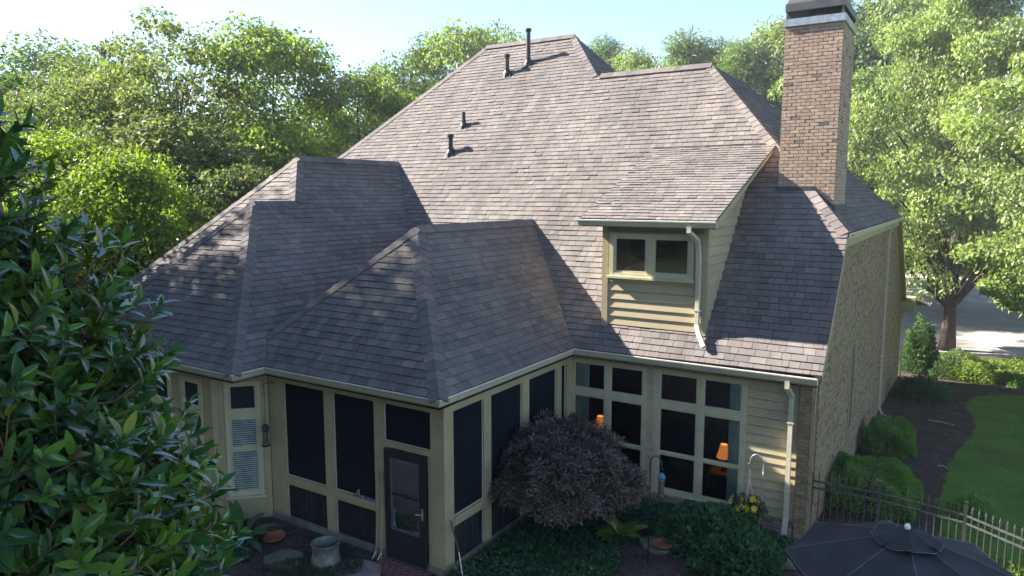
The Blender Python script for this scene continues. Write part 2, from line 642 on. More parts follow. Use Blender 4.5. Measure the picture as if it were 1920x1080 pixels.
WE = V(XF - W1, Y0 + S * W1 / SM, ZE + S * W1)
W2 = 3.12
LA = V(XF - W2, YP2 + W2, ZE + S * W2)
LM = V(XF - W2, A1 - (W1 - W2), ZE + S * W2)
YB1 = A1 - W1
DY0, DZ0, DS = 14.35, 6.36, 0.4103       # dormer eave and pitch
DX0, DX1 = -7.26, -4.24
DYT = 18.64


def z_main(y):
    return ZE + SM * (y - Y0)


def z_porch(x, y):
    return min(ZE + S * (XP - x), ZE + S * (y - YP), ZE + 0.957 * (x - JX) + S * (XF - JX))


def z_wing(x, y):
    z = min(ZE + S * (XF - x), ZE + S * (x - (XF - 2 * W1)), ZE + S * (y - YB1))
    zl = min(ZE + S * (XF - x), ZE + S * (x - (XF - 2 * W2)), ZE + S * (y - YP2))
    return max(z, zl)


def skip_main(pl, rc):
    a, b = (rc[0] + rc[1]) / 2, (rc[2] + rc[3]) / 2
    p = pl.at(a, b)
    if JX < p.x < XP and p.z < z_porch(p.x, p.y) - 0.25:
        return True
    if p.x < XF + 0.1 and p.z < z_wing(p.x, p.y) - 0.25:
        return True
    if -6.7 < p.x < -4.65 and 14.95 < p.y < 18.2:
        return True
    if -3.5 < p.x < -2.6 and 17.75 < p.y < 19.3:
        return True
    return False


def skip_wing(pl, rc):
    p = pl.at((rc[0] + rc[1]) / 2, (rc[2] + rc[3]) / 2)
    if p.x > JX and p.y > YP and p.z < z_porch(p.x, p.y) - 0.25:
        return True
    return p.y > Y0 and p.z < z_main(p.y) - 0.25


house = empty('house', (0, 0, 0))
tag(house, 'tan brick and olive siding house under steep grey brown hipped roofs', 'house')
deck = MB()


def ST(r):
    return r.choice((0.13, 0.17, 0.2, 0.22, 0.25, 0.3, 0.33))


TONES = [(.128, .108, .102), (.150, .126, .117), (.175, .146, .132), (.104, .092, .092), (.205, .168, .145),
         (.172, .130, .116), (.140, .120, .118), (.160, .135, .122)]


def shingle_tint(r=rng):
    t = r.choice(TONES)
    t = tuple(c * .58 + m * .42 for c, m in zip(t, (.152, .127, .119)))
    k = r.uniform(1.06, 1.22)
    return (t[0] * k * .93, t[1] * k * .985, t[2] * k * 1.0)


ROOF_FACES = [
    ([I, RK, C1, M2R, M2L, MR, ML, LHE, V(XF, Y0, ZE)], (0, -1, 1), skip_main),
    ([C1, C2, V(-6.464, Y2 + 3.2, Z2), M2R], (1, 0, 1), None),
    ([MR, M2L, V(M2L.x, YR + (ZR - Z2) / SH, Z2)], (1, 0, 1), None),
    ([P_, I, PE, PA], (1, 0, 1), None),
    ([F1, P_, PA, J_], (0, -1, 1), None),
    ([F2, LA, LM, WA, WE, V(XF, Y0, ZE)], (1, 0, 1), skip_wing),
    ([F2, LA, V(XF - 2 * W2, YP2, ZE)], (0, -1, 1), None),
    ([LM, WA, V(XF - 2 * W1, YB1, ZE), V(XF - 2 * W2, YB1, ZE)], (0, -1, 1), None),
    ([V(DX0, DY0, DZ0), V(DX1, DY0, DZ0), V(-4.08, DYT, DZ0 + DS * (DYT - DY0)), V(DX0, DYT, DZ0 + DS * (DYT - DY0))], (0, -1, 1), None),
]
pieces = []
for pts, out, skip in ROOF_FACES:
    pl = Plane(pts, out)
    pl.wave = .004
    deck.poly([p - pl.n * 0.035 for p in pts])
    for pg, rc, j in tiles(pl, 0.165, ST, 0.007, 0, None, skip):
        thick = 0.016 + (0.007 if rng.random() < 0.5 else 0.0) + rng.random() ** 4 * .010
        c = pl.at((rc[0] + rc[1]) / 2, (rc[2] + rc[3]) / 2)
        d = c - CAM
        seen = abs(area2(pg)) * max(0.0, -d.normalized().dot(pl.n)) / d.length_squared
        if c.x < -13.5:
            seen = 0.0                                    # behind the laurel
        pieces.append((seen, pl, pg, rc, thick, shingle_tint()))
# hidden slopes behind close the roof
for pts in ([PA, PE, V(JX, PE.y, J_.z), J_],
            [V(XF - 2 * W2, YP2, ZE), LA, LM, V(XF - 2 * W2, YB1, ZE)],
            [V(XF - 2 * W1, YB1, ZE), WA, WE, V(XF - 2 * W1, Y0 + 2, ZE)],
            [LHE, ML, V(LHE.x, 30.6, ZE)],
            [ML, MR, V(XM + 8.0, 31.0, ZE), V(LHE.x, 30.6, ZE)],
            [MR, V(M2L.x, YR + (ZR - Z2) / SH, Z2), V(XM + 8.0, 31.0, ZE)],
            [M2L, M2R, V(-6.464, Y2 + 3.2, Z2), V(M2L.x, Y2 + 3.2, Z2)],
            [V(M2L.x, Y2 + 3.2, Z2), V(-6.464, Y2 + 3.2, Z2), C2, V(XC, 37.9, 2.2), V(-9, 37.9, 2.2)]):
    deck.poly(pts)
# soffits
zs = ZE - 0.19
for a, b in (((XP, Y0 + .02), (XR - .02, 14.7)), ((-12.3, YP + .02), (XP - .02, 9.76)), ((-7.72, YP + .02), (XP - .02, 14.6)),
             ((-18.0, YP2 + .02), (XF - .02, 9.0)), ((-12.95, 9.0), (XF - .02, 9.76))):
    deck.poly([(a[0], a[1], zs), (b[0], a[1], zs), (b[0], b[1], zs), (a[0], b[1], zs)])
roof = deck.build('roof', M['deck'], house)
pieces.sort(key=lambda q: -q[0])
for q in pieces[:300]:
    mb = MB()
    slab(mb, q[1], q[2], q[4], 0.003, q[3][2], q[3][3], q[5], -0.02)
    mb.build('shingle', M['shingle'], roof)
field = MB()
for q in pieces[300:]:
    slab(field, q[1], q[2], q[4], 0.003, q[3][2], q[3][3], q[5], -0.02)
field.build('shingle_field', M['shingle'], roof, 'stuff')


def caps(a, b, n1, n2, thick=0.022, step=0.21, wid=0.185, name='ridge_cap', as_parts=True, up=False):
    """folded cap shingles from a (low) to b (high) over the meeting of two slopes with normals n1, n2"""
    a, b = Vector(a), Vector(b)
    d = (b - a)
    Lh = d.length
    d.normalize()
    n1, n2 = Vector(n1).normalized(), Vector(n2).normalized()

    def down(n):
        e = n.cross(d).normalized()
        return e if e.z < 0 or (abs(e.z) < 1e-6) else -e
    e1, e2 = down(n1), down(n2)
    nm = (n1 + n2).normalized()
    k = max(1, int(Lh / step))
    st = Lh / k
    allm = MB()
    for i in range(k):
        mb = MB() if as_parts else allm
        p0, p1 = a + d * (i * st), a + d * ((i + 1) * st + 0.03)
        t0, t1 = thick + 0.008, thick - 0.004 + 0.002
        w = wid * rng.uniform(0.94, 1.05)
        tn = shingle_tint()
        for n_, e in ((n1, e1), (n2, e2)):
            q = [p0 + nm * 0.0, p1 + nm * 0.0, p1 + e * w, p0 + e * w]
            h = [t0, t1, t1, t0]
            top = [q[m] + n_ * h[m] if m in (2, 3) else q[m] + nm * (h[m] * 1.3) for m in range(4)]
            bot = [x - n_ * 0.004 for x in q]
            mb.hexa(bot + top, tn)
        if as_parts:
            mb.build(name, M['shingle'], roof)
    if not as_parts:
        allm.build(name, M['shingle'], roof)


NF, NR, NLf = V(0, -S, 1), V(S, 0, 1), V(-S, 0, 1)
NM = V(0, -SM, 1)
caps(P_, PA, NF, NR)
caps(J_, PA, NF, NLf, wid=0.17, thick=.03)
caps(F2, LA, NF, NR)
caps(LM, WA, NF, NR)
caps(V(XF - 2 * W2 * .9, YP2 + W2 * .2, ZE + S * W2 * .2), LA, NF, NLf)
caps(V(XF - 2 * W1 * .9, YB1 + W1 * .2, ZE + S * W1 * .2), WA, NF, NLf)
caps(LA, LM, NR, NLf)
caps(PE, PA, NR, NLf, thick=0.05, wid=0.17)
caps(WE, WA, NR, NLf, thick=0.05, wid=0.17)
caps(ML, MR, NM, V(0, SM, 1), thick=0.05, wid=0.17)
caps(M2L + V(.15, 0, 0), M2R, NM, V(0, SM, 1), thick=0.05, wid=0.17)
caps(LHE + (ML - LHE) * 0.3, ML, NM, V(-SH, 0, 1))
caps(M2L, MR, NM, V(SH, 0, 1))
hipd = (M2R - C1)
caps(C1, C1 + hipd * 0.205, NM, V(1.036, 0, 1))
caps(C1 + hipd * 0.40, M2R, NM, V(1.036, 0, 1))

# rake edge of the rear slope and dormer rake boards
mb = MB()
for (a, b, w, dpt, m_) in ((RK, C1, 0.06, 0.16, 0),):
    n = NM.normalized()
    mb.hexa([a - n * dpt, b - n * dpt, b - n * dpt - V(w, 0, 0), a - n * dpt - V(w, 0, 0),
             a - n * .014, b - n * .014, b - n * .014 - V(w, 0, 0), a - n * .014 - V(w, 0, 0)])
mb.build('rake_board', M['trim'], house)
mb = MB()
nd = V(0, -DS, 1).normalized()
a, b = V(DX1 - .01, DY0 + .0, DZ0), V(-4.10, DYT, DZ0 + DS * (DYT - DY0))
mb.hexa([a - nd * .2, b - nd * .12, b - nd * .12 - V(.05, 0, 0), a - nd * .2 - V(.05, 0, 0),
         a - nd * .014, b - nd * .014, b - nd * .014 - V(.05, 0, 0), a - nd * .014 - V(.05, 0, 0)])
mb.build('rake_board', M['trim'], house)

# ------------------------------------------------------------------ gutters and downspouts
GPROF = [(0.0, 0.0), (0.0, -0.125), (0.075, -0.125), (0.105, -0.045), (0.125, -0.02), (0.125, 0.0), (0.108, 0.0), (0.106, -0.02), (0.068, -0.11), (0.014, -0.11), (0.014, 0.0)]


def gutter(path, z, name='gutter', prof=GPROF):
    """path in plan, outward on the left of travel; mitred at the corners"""
    pts = [V(p[0], p[1], 0) for p in path]
    offs = []
    for i in range(len(pts)):
        ds = []
        if i > 0:
            ds.append((pts[i] - pts[i - 1]).normalized())
        if i < len(pts) - 1:
            ds.append((pts[i + 1] - pts[i]).normalized())
        ns = [V(-d.y, d.x, 0) for d in ds]
        m = sum(ns, V(0, 0, 0)).normalized()
        offs.append(m / m.dot(ns[0]))
    mb = MB()
    k = len(prof)
    for p, o in zip(pts, offs):
        for d, h in prof:
            q = p + o * d
            mb.v.append((q.x, q.y, z + h))
    for i in range(len(pts) - 1):
        for j in range(k):
            j2 = (j + 1) % k
            mb.f.append((i * k + j, i * k + j2, (i + 1) * k + j2, (i + 1) * k + j))
            mb.t.append((1, 1, 1))
    mb.f.append(tuple(range(k)))
    mb.f.append(tuple(reversed(range((len(pts) - 1) * k, len(pts) * k))))
    mb.t += [(1, 1, 1)] * 2
    g_o = mb.build(name, M['gutter'], house)
    lp = MB()
    for i in range(len(pts) - 1):
        a = pts[i] + offs[i] * .119
        b = pts[i + 1] + offs[i + 1] * .119
        lp.tube([(a.x, a.y, z + .004), (b.x, b.y, z + .004)], .008, 6)
    lp.build('gutter_lip', M['lip'], g_o)
    return g_o


def fascia(path, z0, z1, t=0.025):
    mb = MB()
    for a, b in zip(path, path[1:]):
        d = (V(*b, 0) - V(*a, 0)).normalized()
        n = V(-d.y, d.x, 0)
        A, B = V(*a, 0) - d * 0.0, V(*b, 0)
        z = V(0, 0, 1)
        q = [A - n * t, B - n * t, B - n * .001, A - n * .001]
        mb.hexa([p + z * z0 for p in q] + [p + z * z1 for p in q])
    return mb.build('fascia', M['trim'], house)


inset = 0.10
EAVE = [(XR, Y0 + inset), (XP - inset, Y0 + inset), (XP - inset, YP + inset), (XF - inset, YP + inset), (XF - inset, YP2 + inset), (-18.0, YP2 + inset)]
gutter(EAVE, ZE - 0.015)
fascia(EAVE, ZE - .2, ZE - .02)
gutter([(DX1 + .02, DY0 + .08), (DX0 - .05, DY0 + .08)], DZ0 - 0.02)
fascia([(DX1, DY0 + .08), (DX0, DY0 + .08)], DZ0 - .17, DZ0 - .02)
gutter([(XC - .06, C2.y), (XC - .06, C1.y - .05)], C1.z - 0.02)
mb = MB()
mb.box((-2.27, C1.y + .12, C1.z - .34), (-2.2, C2.y, C1.z - .04))
mb.build('frieze_board', M['trim'], house)


def downspout(path, size=0.05, name='downspout'):
    mb = MB()
    mb.tube(path, size, 4, twist=PI / 4)
    o = mb.build(name, M['gutter'], house)
    return o


downspout([(-4.78, 14.36, 6.24), (-4.78, 14.36, 6.13), (-4.70, 14.70, 5.93), (-4.66, 14.70, 5.6), (-4.66, 14.70, 4.15), (-4.60, 14.62, 4.0), (-4.42, 14.45, 3.75)], 0.062)
downspout([(-2.72, 14.33, 3.3), (-2.72, 14.33, 3.16), (-2.66, 14.52, 2.95), (-2.66, 14.52, 0.45), (-2.66, 14.4, 0.1)], 0.062)
downspout([(-2.1, 27.9, 5.95), (-2.1, 27.9, 5.8), (-2.2, 28.0, 5.5), (-2.2, 28.4, -0.7), (-2.1, 28.3, -0.92), (-1.9, 28.2, -1.0)], 0.05)
downspout([(-2.05, 38.3, 2.0), (-2.05, 38.3, 1.9), (-2.18, 38.4, 1.6), (-2.18, 38.4, -1.65), (-2.0, 38.2, -1.82)], 0.05)

for (x, y, z, r) in ((-4.66, 14.70, 5.2, .066), (-4.66, 14.70, 4.45, .066), (-2.66, 14.52, 2.4, .066), (-2.66, 14.52, 1.0, .066), (-2.2, 28.1, 3.6, .055), (-2.2, 28.25, 1.2, .055)):
    mb = MB()
    mb.box((x - r, y - .05, z), (x + r, y + .05, z + .03))
    mb.build('downspout_strap', M['gutter'], house)

# ------------------------------------------------------------------ roof vents
for (x, y, h, r, cap) in ((-12.99, 21.61, 1.15, 0.075, True), (-13.65, 21.30, 0.66, 0.072, True), (-14.25, 19.58, 0.48, 0.06, False), (-14.16, 18.73, 0.60, 0.075, True)):
    z = z_main(y)
    mb = MB()
    mb.tube([(x, y, z - .1), (x, y, z + h)], r, 12)
    vp = mb.build('vent_pipe', M['pipe'], house, smooth=False)
    mb = MB()
    e = V(0, 1, SM).normalized()
    c = V(x, y, z)
    n = NM.normalized()
    q = [c + V(sx * .2, 0, 0) + e * sy for sx, sy in ((-1, -.22), (1, -.22), (1, .2), (-1, .2))]
    mb.hexa([p + n * .005 for p in q] + [p + n * .022 for p in q])
    mb.build('flashing', M['flash'], vp)
    mb = MB()
    mb.lathe([(r * 2.2, -0.13), (r * 1.9, 0.02), (r * 1.35, .13), (r * 1.32, .2), (r * 1.02, .21)], (x, y, z), 12)
    mb.build('boot', M['pipe'], vp)
    if cap:
        mb = MB()
        mb.lathe([(r * 1.05, h - .09), (r * 1.45, h - .075), (r * 1.5, h), (r * 1.1, h + .02), (r * .9, h + .022)], (x, y, z), 12)
        mb.build('cap', M['pipe'], vp)

# ------------------------------------------------------------------ chimney
CX0, CX1, CY0, CY1, CZT = -3.76, -2.55, 17.6, 19.35, 10.69
ch = MB()
ch.box((CX0 + .014, CY0 + .014, 0), (CX1 - .014, CY1 - .014, CZT))
chimney = ch.build('chimney', M['mortar'], house)
BT = [(.40, .295, .22), (.42, .315, .235), (.385, .28, .205), (.43, .32, .24), (.40, .275, .21), (.37, .275, .205), (.415, .29, .22), (.345, .265, .205), (.40, .31, .23)]


def brick_tint(r=rng, dark=0.07):
    if r.random() < dark:
        k = r.uniform(.14, .2)
        return (k, k * .9, k * .85)
    t = r.choice(BT)
    k = r.uniform(.98, 1.17)
    t = (t[0] * .97, t[1] * .95, t[2] * .95)
    return tuple(c * k for c in t)


cands = []
for pts, out in (([(CX0, CY0, 6.3), (CX1, CY0, 6.3), (CX1, CY0, CZT), (CX0, CY0, CZT)], (0, -1, 0)),
                 ([(CX1, CY0, 6.3), (CX1, CY1, 6.3), (CX1, CY1, CZT), (CX1, CY0, CZT)], (1, 0, 0)),
                 ([(CX0, CY0, 6.3), (CX0, CY1, 6.3), (CX0, CY1, CZT), (CX0, CY0, CZT)], (-1, 0, 0))):
    pl = Plane([V(*p) for p in pts], out)
    pl.o = pl.o - pl.n * .014
    for pg, rc, j in tiles(pl, 0.0762, lambda r: 0.2035, 0.011, 0.011, 0.10175):
        c = pl.at((rc[0] + rc[1]) / 2, (rc[2] + rc[3]) / 2)
        d = c - CAM
        seen = abs(area2(pg)) * max(0.0, -d.normalized().dot(pl.n)) / d.length_squared
        low = z_main(c.y) if c.x < -3.0 else min(z_main(c.y), C1.z + 1.036 * (XC - c.x))
        if c.z < low - .1:
            seen = 0
        cands.append((seen, pl, pg, rc))
cands.sort(key=lambda q: -q[0])
rest = MB()
for i, q in enumerate(cands):
    mb = MB() if i < 300 else rest
    h = 0.016 + rng.uniform(-.003, .004)
    slab(mb, q[1], q[2], h, h, 0, 1, brick_tint(dark=.02))
    if i < 300:
        mb.build('brick', M['brick'], chimney)
rest.build('brickwork', M['brick'], chimney, 'stuff')
# flashing at the foot
mb = MB()
zf = z_main(CY0)
mb.box((CX0 - .03, CY0 - .05, zf - .18), (-2.98, CY0 - .002, zf + .09))
mb.hexa([V(-2.99, CY0 - .05, zf - .1), V(CX1 + .02, CY0 - .05, zf - .62), V(CX1 + .02, CY0 - .002, zf - .62), V(-2.99, CY0 - .002, zf - .1),
         V(-2.99, CY0 - .05, zf + .1), V(CX1 + .02, CY0 - .05, zf - .36), V(CX1 + .02, CY0 - .002, zf - .36), V(-2.99, CY0 - .002, zf + .1)])
mb.box((CX1 + .006, CY0 - .05, zf - .62), (CX1 + .035, CY1, zf - .33))
mb.build('flashing', M['flash'], chimney)
mb = MB()
mb.box((-2.66, CY0 - .17, zf - .50), (-2.56, CY0 - .10, zf - .44))
mb.build('flashing_tab', M['ivory'], chimney)
# metal cap
mb = MB()
o_ = .045
mb.box((CX0 - o_, CY0 - o_, CZT - .03), (CX1 + o_, CY1 + o_, CZT + .13))
mb.build('cap_flange', M['galv'], chimney)
mb = MB()
for x in (CX0 + .0, CX1 - .05):
    for y in (CY0, CY1 - .05):
        mb.box((x, y, CZT + .13), (x + .05, y + .05, CZT + .45))
mb.build('cap_frame', M['hood'], chimney)
mb = MB()
mb.box((CX0 + .02, CY0 + .02, CZT + .131), (CX1 - .02, CY0 + .024, CZT + .42))
mb.box((CX1 - .024, CY0 + .03, CZT + .131), (CX1 - .02, CY1 - .03, CZT + .42))
mb.build('cap_screen', M['mesh'], chimney)
mb = MB()
ctr = ((CX0 + CX1) / 2, (CY0 + CY1) / 2)


def ring(o, z):
    return [V(CX0 - o, CY0 - o, z), V(CX1 + o, CY0 - o, z), V(CX1 + o, CY1 + o, z), V(CX0 - o, CY1 + o, z)]


mb.hexa(ring(.02, CZT + .30) + ring(.02, CZT + .47))
mb.hexa(ring(.0, CZT + .471) + ring(-.14, CZT + .80))
mb.hexa(ring(-.08, CZT + .801) + ring(-.08, CZT + .87))
mb.build('cap_hood', M['hood'], chimney)
mb = MB()
mb.lathe([(.13, .05), (.13, .2), (.10, .2), (.10, .05)], (ctr[0] + .05, ctr[1] - .35, CZT + .08), 14)
mb.build('flue', M['ivory'], chimney)

# ------------------------------------------------------------------ walls
def siding(parent, pts, out, row=0.185, holes=(), board=3.6):
    pl = Plane([V(*p) for p in pts], out)

    def skip(pl_, rc):
        return False
    for (y0h, y1h) in (None,) and ():
        pass
    xs = [p[0] for p in pl.p2]
    ys = [p[1] for p in pl.p2]
    y = min(ys)
    while y < max(ys) - .02:
        y1 = min(y + row, max(ys))
        spans = [(min(xs), max(xs))]
        for (a0, a1, b0, b1) in holes:
            if b0 < (y + y1) / 2 < b1:
                ns = []
                for s0, s1 in spans:
                    if a0 > s0:
                        ns.append((s0, min(a0, s1)))
                    if a1 < s1:
                        ns.append((max(a1, s0), s1))
                spans = [q for q in ns if q[1] - q[0] > .03]
        for s0, s1 in spans:
            pg = clip_rect(pl.p2, s0, s1, y + .011, y1 - .001)
            if len(pg) >= 3 and abs(area2(pg)) > 1e-3:
                mb = MB()
                k = rng.uniform(.95, 1.05)
                slab(mb, pl, pg, 0.042, 0.012, y, y1, (k, k, k), -.004)
                mb.build('siding_board', M['siding'], parent)
        y += row
    return pl


# rear wall behind the big windows
WY = 14.65
rw = MB()
winA = (-7.62, -5.71, 0.36, 3.12)
winB = (-5.55, -3.53, 0.36, 3.12)
rw.box((-7.7, WY, 0.36), (-7.62, WY + .16, 3.24))
rw.box((-5.71, WY, 0.36), (-5.55, WY + .16, 3.24))
rw.box((-3.53, WY, 0.36), (-2.3, WY + .16, 3.24))
rw.box((-7.62, WY, 3.12), (-5.71, WY + .16, 3.24))
rw.box((-5.55, WY, 3.12), (-3.53, WY + .16, 3.24))
rw.box((-7.7, WY, 0.30), (-2.3, WY + .16, 0.36))
rear_wall = rw.build('rear_wall', M['siding'], house)
siding(rear_wall, [(-7.7, WY, .36), (-2.54, WY, .36), (-2.54, WY, 3.23), (-7.7, WY, 3.23)], (0, -1, 0),
       holes=[(winA[0] + 7.7, winA[1] + 7.7, -1, 2.77), (winB[0] + 7.7, winB[1] + 7.7, -1, 2.77)])
mb = MB()
mb.box((-7.7, WY - .06, .0), (-2.3, WY + .16, .30))
plinth = mb.build('brick_plinth', M['mortar'], house)
pl = Plane([V(-7.7, WY - .06, 0), V(-2.55, WY - .06, 0), V(-2.55, WY - .06, .30), V(-7.7, WY - .06, .30)], (0, -1, 0))
mb = MB()
for pg, rc, j in tiles(pl, .075, lambda r: .2035, .011, .011, .10175):
    slab(mb, pl, pg, .012, .012, 0, 1, brick_tint(dark=.15))
mb.build('brickwork', M['brick'], plinth, 'stuff')

# brick gable wall on the right
GX = -2.28
gp = [(GX, WY - .08, gz(14.6) - .2), (GX, 38.6, gz(38.6) - .3), (GX, 38.6, 1.7), (GX, 31.75, C1.z - .25), (GX, C1.y + .1, C1.z - .25), (GX, WY - .08, z_main(WY - .08) - .25)]
mb = MB()
mb.poly([V(*p) - V(.02, 0, 0) for p in gp])
mb.box((-2.52, WY - .08, -.2), (GX - .02, WY + .2, 3.5))
gable = mb.build('brick_wall', M['mortar_wall'], house)
pl = Plane([V(*p) for p in gp], (1, 0, 0))
pl.o = pl.o - pl.n * .015
SLITS = [(14.75, 15.3, .5, 3.15), (20.1, 20.9, .62, 2.95)]
bw = MB()
WBT = [(.29, .215, .130), (.33, .250, .155), (.265, .190, .118), (.345, .26, .16), (.235, .17, .112), (.31, .23, .145)]


def skip_gable(pl_, rc):
    p = pl_.at((rc[0] + rc[1]) / 2, (rc[2] + rc[3]) / 2)
    for a, b, c, d in SLITS:
        if a < p.y < b and c < p.z < d:
            return True
    return False


for pg, rc, j in tiles(pl, .0762, lambda r: .2035, .011, .011, .10175, skip_gable):
    h = .009 + rng.uniform(-.002, .003)
    if rng.random() < .05:
        t = tuple(c * .45 for c in rng.choice(WBT))
    else:
        t = tuple(c * rng.uniform(.85, 1.12) for c in rng.choice(WBT))
    slab(bw, pl, pg, h, h, 0, 1, t)
pl = Plane([V(-2.52, WY - .08, -.1), V(GX, WY - .08, -.1), V(GX, WY - .08, 3.2), V(-2.52, WY - .08, 3.2)], (0, -1, 0))
for pg, rc, j in tiles(pl, .0762, lambda r: .2035, .011, .011, .10175):
    slab(bw, pl, pg, .012, .012, 0, 1, tuple(c * rng.uniform(.75, 1.0) for c in rng.choice(WBT)))
bw.build('brickwork', M['brick'], gable, 'stuff')
for (a, b, c, d) in SLITS:
    w = empty('narrow_window', (GX, a, c), parent=house)
    F = (V(0, 0, 0), V(0, 1, 0), V(1, 0, 0))
    mb = MB()
    mb.lbox(F, 0, .07, -.10, .02, 0, d - c)
    mb.lbox(F, b - a - .07, b - a, -.10, -.03, 0, d - c)
    mb.lbox(F, .07, b - a - .07, -.10, -.03, 0, .07)
    mb.lbox(F, .07, b - a - .07, -.10, -.03, d - c - .07, d - c)
    mb.build('frame', M['trim'], w)
    mb = MB()
    mb.lbox(F, .07, b - a - .07, -.075, -.07, .07, d - c - .07)
    mb.build('pane', M['glass'], w)
# end corner trim and small far roof
mb = MB()
mb.box((-2.30, 37.9, 1.55), (-1.75, 38.75, 2.15))
mb.build('rake_return', M['trim'], house)
mb = MB()
n = V(0, .63, 1).normalized()
a, b = V(XC, 31.8, C1.z), V(XC, 38.6, 1.78)
mb.hexa([a - n * .2 - V(.42, 0, 0), b - n * .2 - V(.42, 0, 0), b - n * .2, a - n * .2,
         a - n * .02 - V(.42, 0, 0), b - n * .02 - V(.42, 0, 0), b - n * .02, a - n * .02])
mb.build('rake_soffit', M['trim'], house)
mb = MB()
mb.hexa([V(-3, 38.8, 1.75), V(-1.25, 38.8, 1.72), V(-1.25, 39.5, 1.72), V(-3, 39.5, 1.75),
         V(-3, 38.8, 2.5), V(-1.3, 38.8, 1.80), V(-1.3, 39.5, 1.80), V(-3, 39.5, 2.5)], (.13, .11, .105))
mb.build('porch_roof', M['shingle'], house)
gutter([(-1.25, 39.5), (-1.25, 38.75)], 1.82)

# hidden outer walls
mb = MB()
mb.box((-20.0, 16.0, 0), (-7.9, 16.1, 3.2))
mb.box((-20.0, 16.1, 0), (-19.9, 30, 3.2))
mb.box((-20.0, 30, 0), (-2.4, 30.1, 3.2))
mb.build('outer_wall', M['siding'], house)

# interior of the rear room
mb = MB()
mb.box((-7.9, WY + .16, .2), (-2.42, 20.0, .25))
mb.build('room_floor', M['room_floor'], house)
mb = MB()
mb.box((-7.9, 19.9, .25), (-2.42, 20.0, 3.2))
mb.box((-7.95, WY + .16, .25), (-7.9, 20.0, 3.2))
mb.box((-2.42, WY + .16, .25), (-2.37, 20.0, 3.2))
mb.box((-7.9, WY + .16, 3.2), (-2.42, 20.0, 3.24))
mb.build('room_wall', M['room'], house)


# ------------------------------------------------------------------ windows
def window(name, F, cols, rows, W, H, casing=.10, sash=.045, proud=.035, sill=True, recess=.05, inner=None):
    """F origin at lower left outside corner of the casing; cols and rows list the glass spans"""
    w = empty(name, F[0], parent=house)
    G = (V(0, 0, 0), F[1], F[2])
    mb = MB()
    xs = [c for s in cols for c in s]
    ys = [c for s in rows for c in s]
    # vertical members
    edges = [0] + xs + [W]
    for i in range(0, len(edges), 2):
        mb.lbox(G, edges[i], edges[i + 1], -.06, proud, 0, H)
    eh = [0] + ys + [H]
    for c0, c1 in cols:
        for i in range(0, len(eh), 2):
            mb.lbox(G, c0, c1, -.06, proud - (.012 if 0 < i < len(eh) - 2 else 0.003), eh[i], eh[i + 1])
    mb.build('frame', M['frame'], w)
    for c0, c1 in cols:
        for r0, r1 in rows:
            mb = MB()
            s = sash
            for q in ((c0, c0 + s, r0, r1), (c1 - s, c1, r0, r1), (c0 + s, c1 - s, r0, r0 + s), (c0 + s, c1 - s, r1 - s, r1)):
                mb.lbox(G, q[0], q[1], -.05, proud - .03, q[2], q[3])
            mb.build('sash', M['frame'], w)
            mb = MB()
            mb.lbox(G, c0 + s, c1 - s, -.022, -.018, r0 + s, r1 - s)
            mb.build('pane', M['glass'], w)
    if sill:
        mb = MB()
        mb.lbox(G, -.04, W + .04, -.03, proud + .06, -.05, -.001)
        mb.build('sill', M['frame'], w)
    return w


FA = (V(-7.62, WY, .36), V(1, 0, 0), V(0, -1, 0))
window('window', FA, [(.10, .89), (1.02, 1.81)], [(.06, .86), (.90, 1.90), (2.06, 2.68)], 1.91, 2.76, sash=.03)
FB = (V(-5.55, WY, .36), V(1, 0, 0), V(0, -1, 0))
window('window', FB, [(.13, .97), (1.10, 1.90)], [(.06, .86), (.90, 1.90), (2.06, 2.68)], 2.02, 2.76, sash=.03)

# dormer
DW = 14.8
mb = MB()
mb.box((-6.86, DW, 3.9), (-6.70, DW + .1, 6.3))
mb.box((-4.80, DW, 3.9), (-4.5, DW + .1, 6.3))
mb.box((-6.70, DW, 3.9), (-4.80, DW + .1, 5.10))
mb.box((-6.70, DW, 6.04), (-4.80, DW + .1, 6.3))
dorm = mb.build('dormer_wall', M['siding'], house)
siding(dorm, [(-6.86, DW, 3.97), (-4.52, DW, 3.97), (-4.52, DW, 6.28), (-6.86, DW, 6.28)], (0, -1, 0), row=.195,
       holes=[(.15, 2.07, 1.12, 2.06)])
mb = MB()
mb.box((-6.90, DW - .05, 3.93), (-6.76, DW + .1, 6.30))
mb.build('corner_board', M['trim'], dorm)
mb = MB()
mb.box((-4.60, DW - .045, 3.96), (-4.49, DW + .1, 6.28))
mb.build('corner_board', M['trim'], dorm)
mb = MB()
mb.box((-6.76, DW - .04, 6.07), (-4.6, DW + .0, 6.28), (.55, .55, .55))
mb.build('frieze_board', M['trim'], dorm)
tri = [(-4.52, DW + .06, z_main(DW + .06) + .01), (-4.52, 18.3, z_main(18.3) + .01), (-4.52, 18.3, DZ0 + DS * (18.3 - DY0) - .03), (-4.52, DW + .06, DZ0 + DS * (DW + .06 - DY0) - .03)]
mb = MB()
mb.poly([V(*p) - V(.012, 0, 0) for p in tri])
mb.poly([V(p[0] - 2.3, p[1], p[2]) for p in tri])
cheek = mb.build('dormer_cheek', M['siding'], house)
siding(cheek, tri, (1, 0, 0), row=.195)
mb = MB()
mb.poly([(DX0, DY0 + .1, DZ0 - .17), (DX1, DY0 + .1, DZ0 - .17), (DX1, DW, DZ0 - .17), (DX0, DW, DZ0 - .17)])
mb.build('dormer_soffit', M['trim'], house)
window('dormer_window', (V(-6.72, DW - .03, 5.09), V(1, 0, 0), V(0, -1, 0)), [(.10, .89), (1.02, 1.84)], [(.07, .88)], 1.94, .95, sash=.05, proud=.05)
mb = MB()
mb.box((-6.85, 16.2, 4.0), (-4.55, 16.25, 6.4))
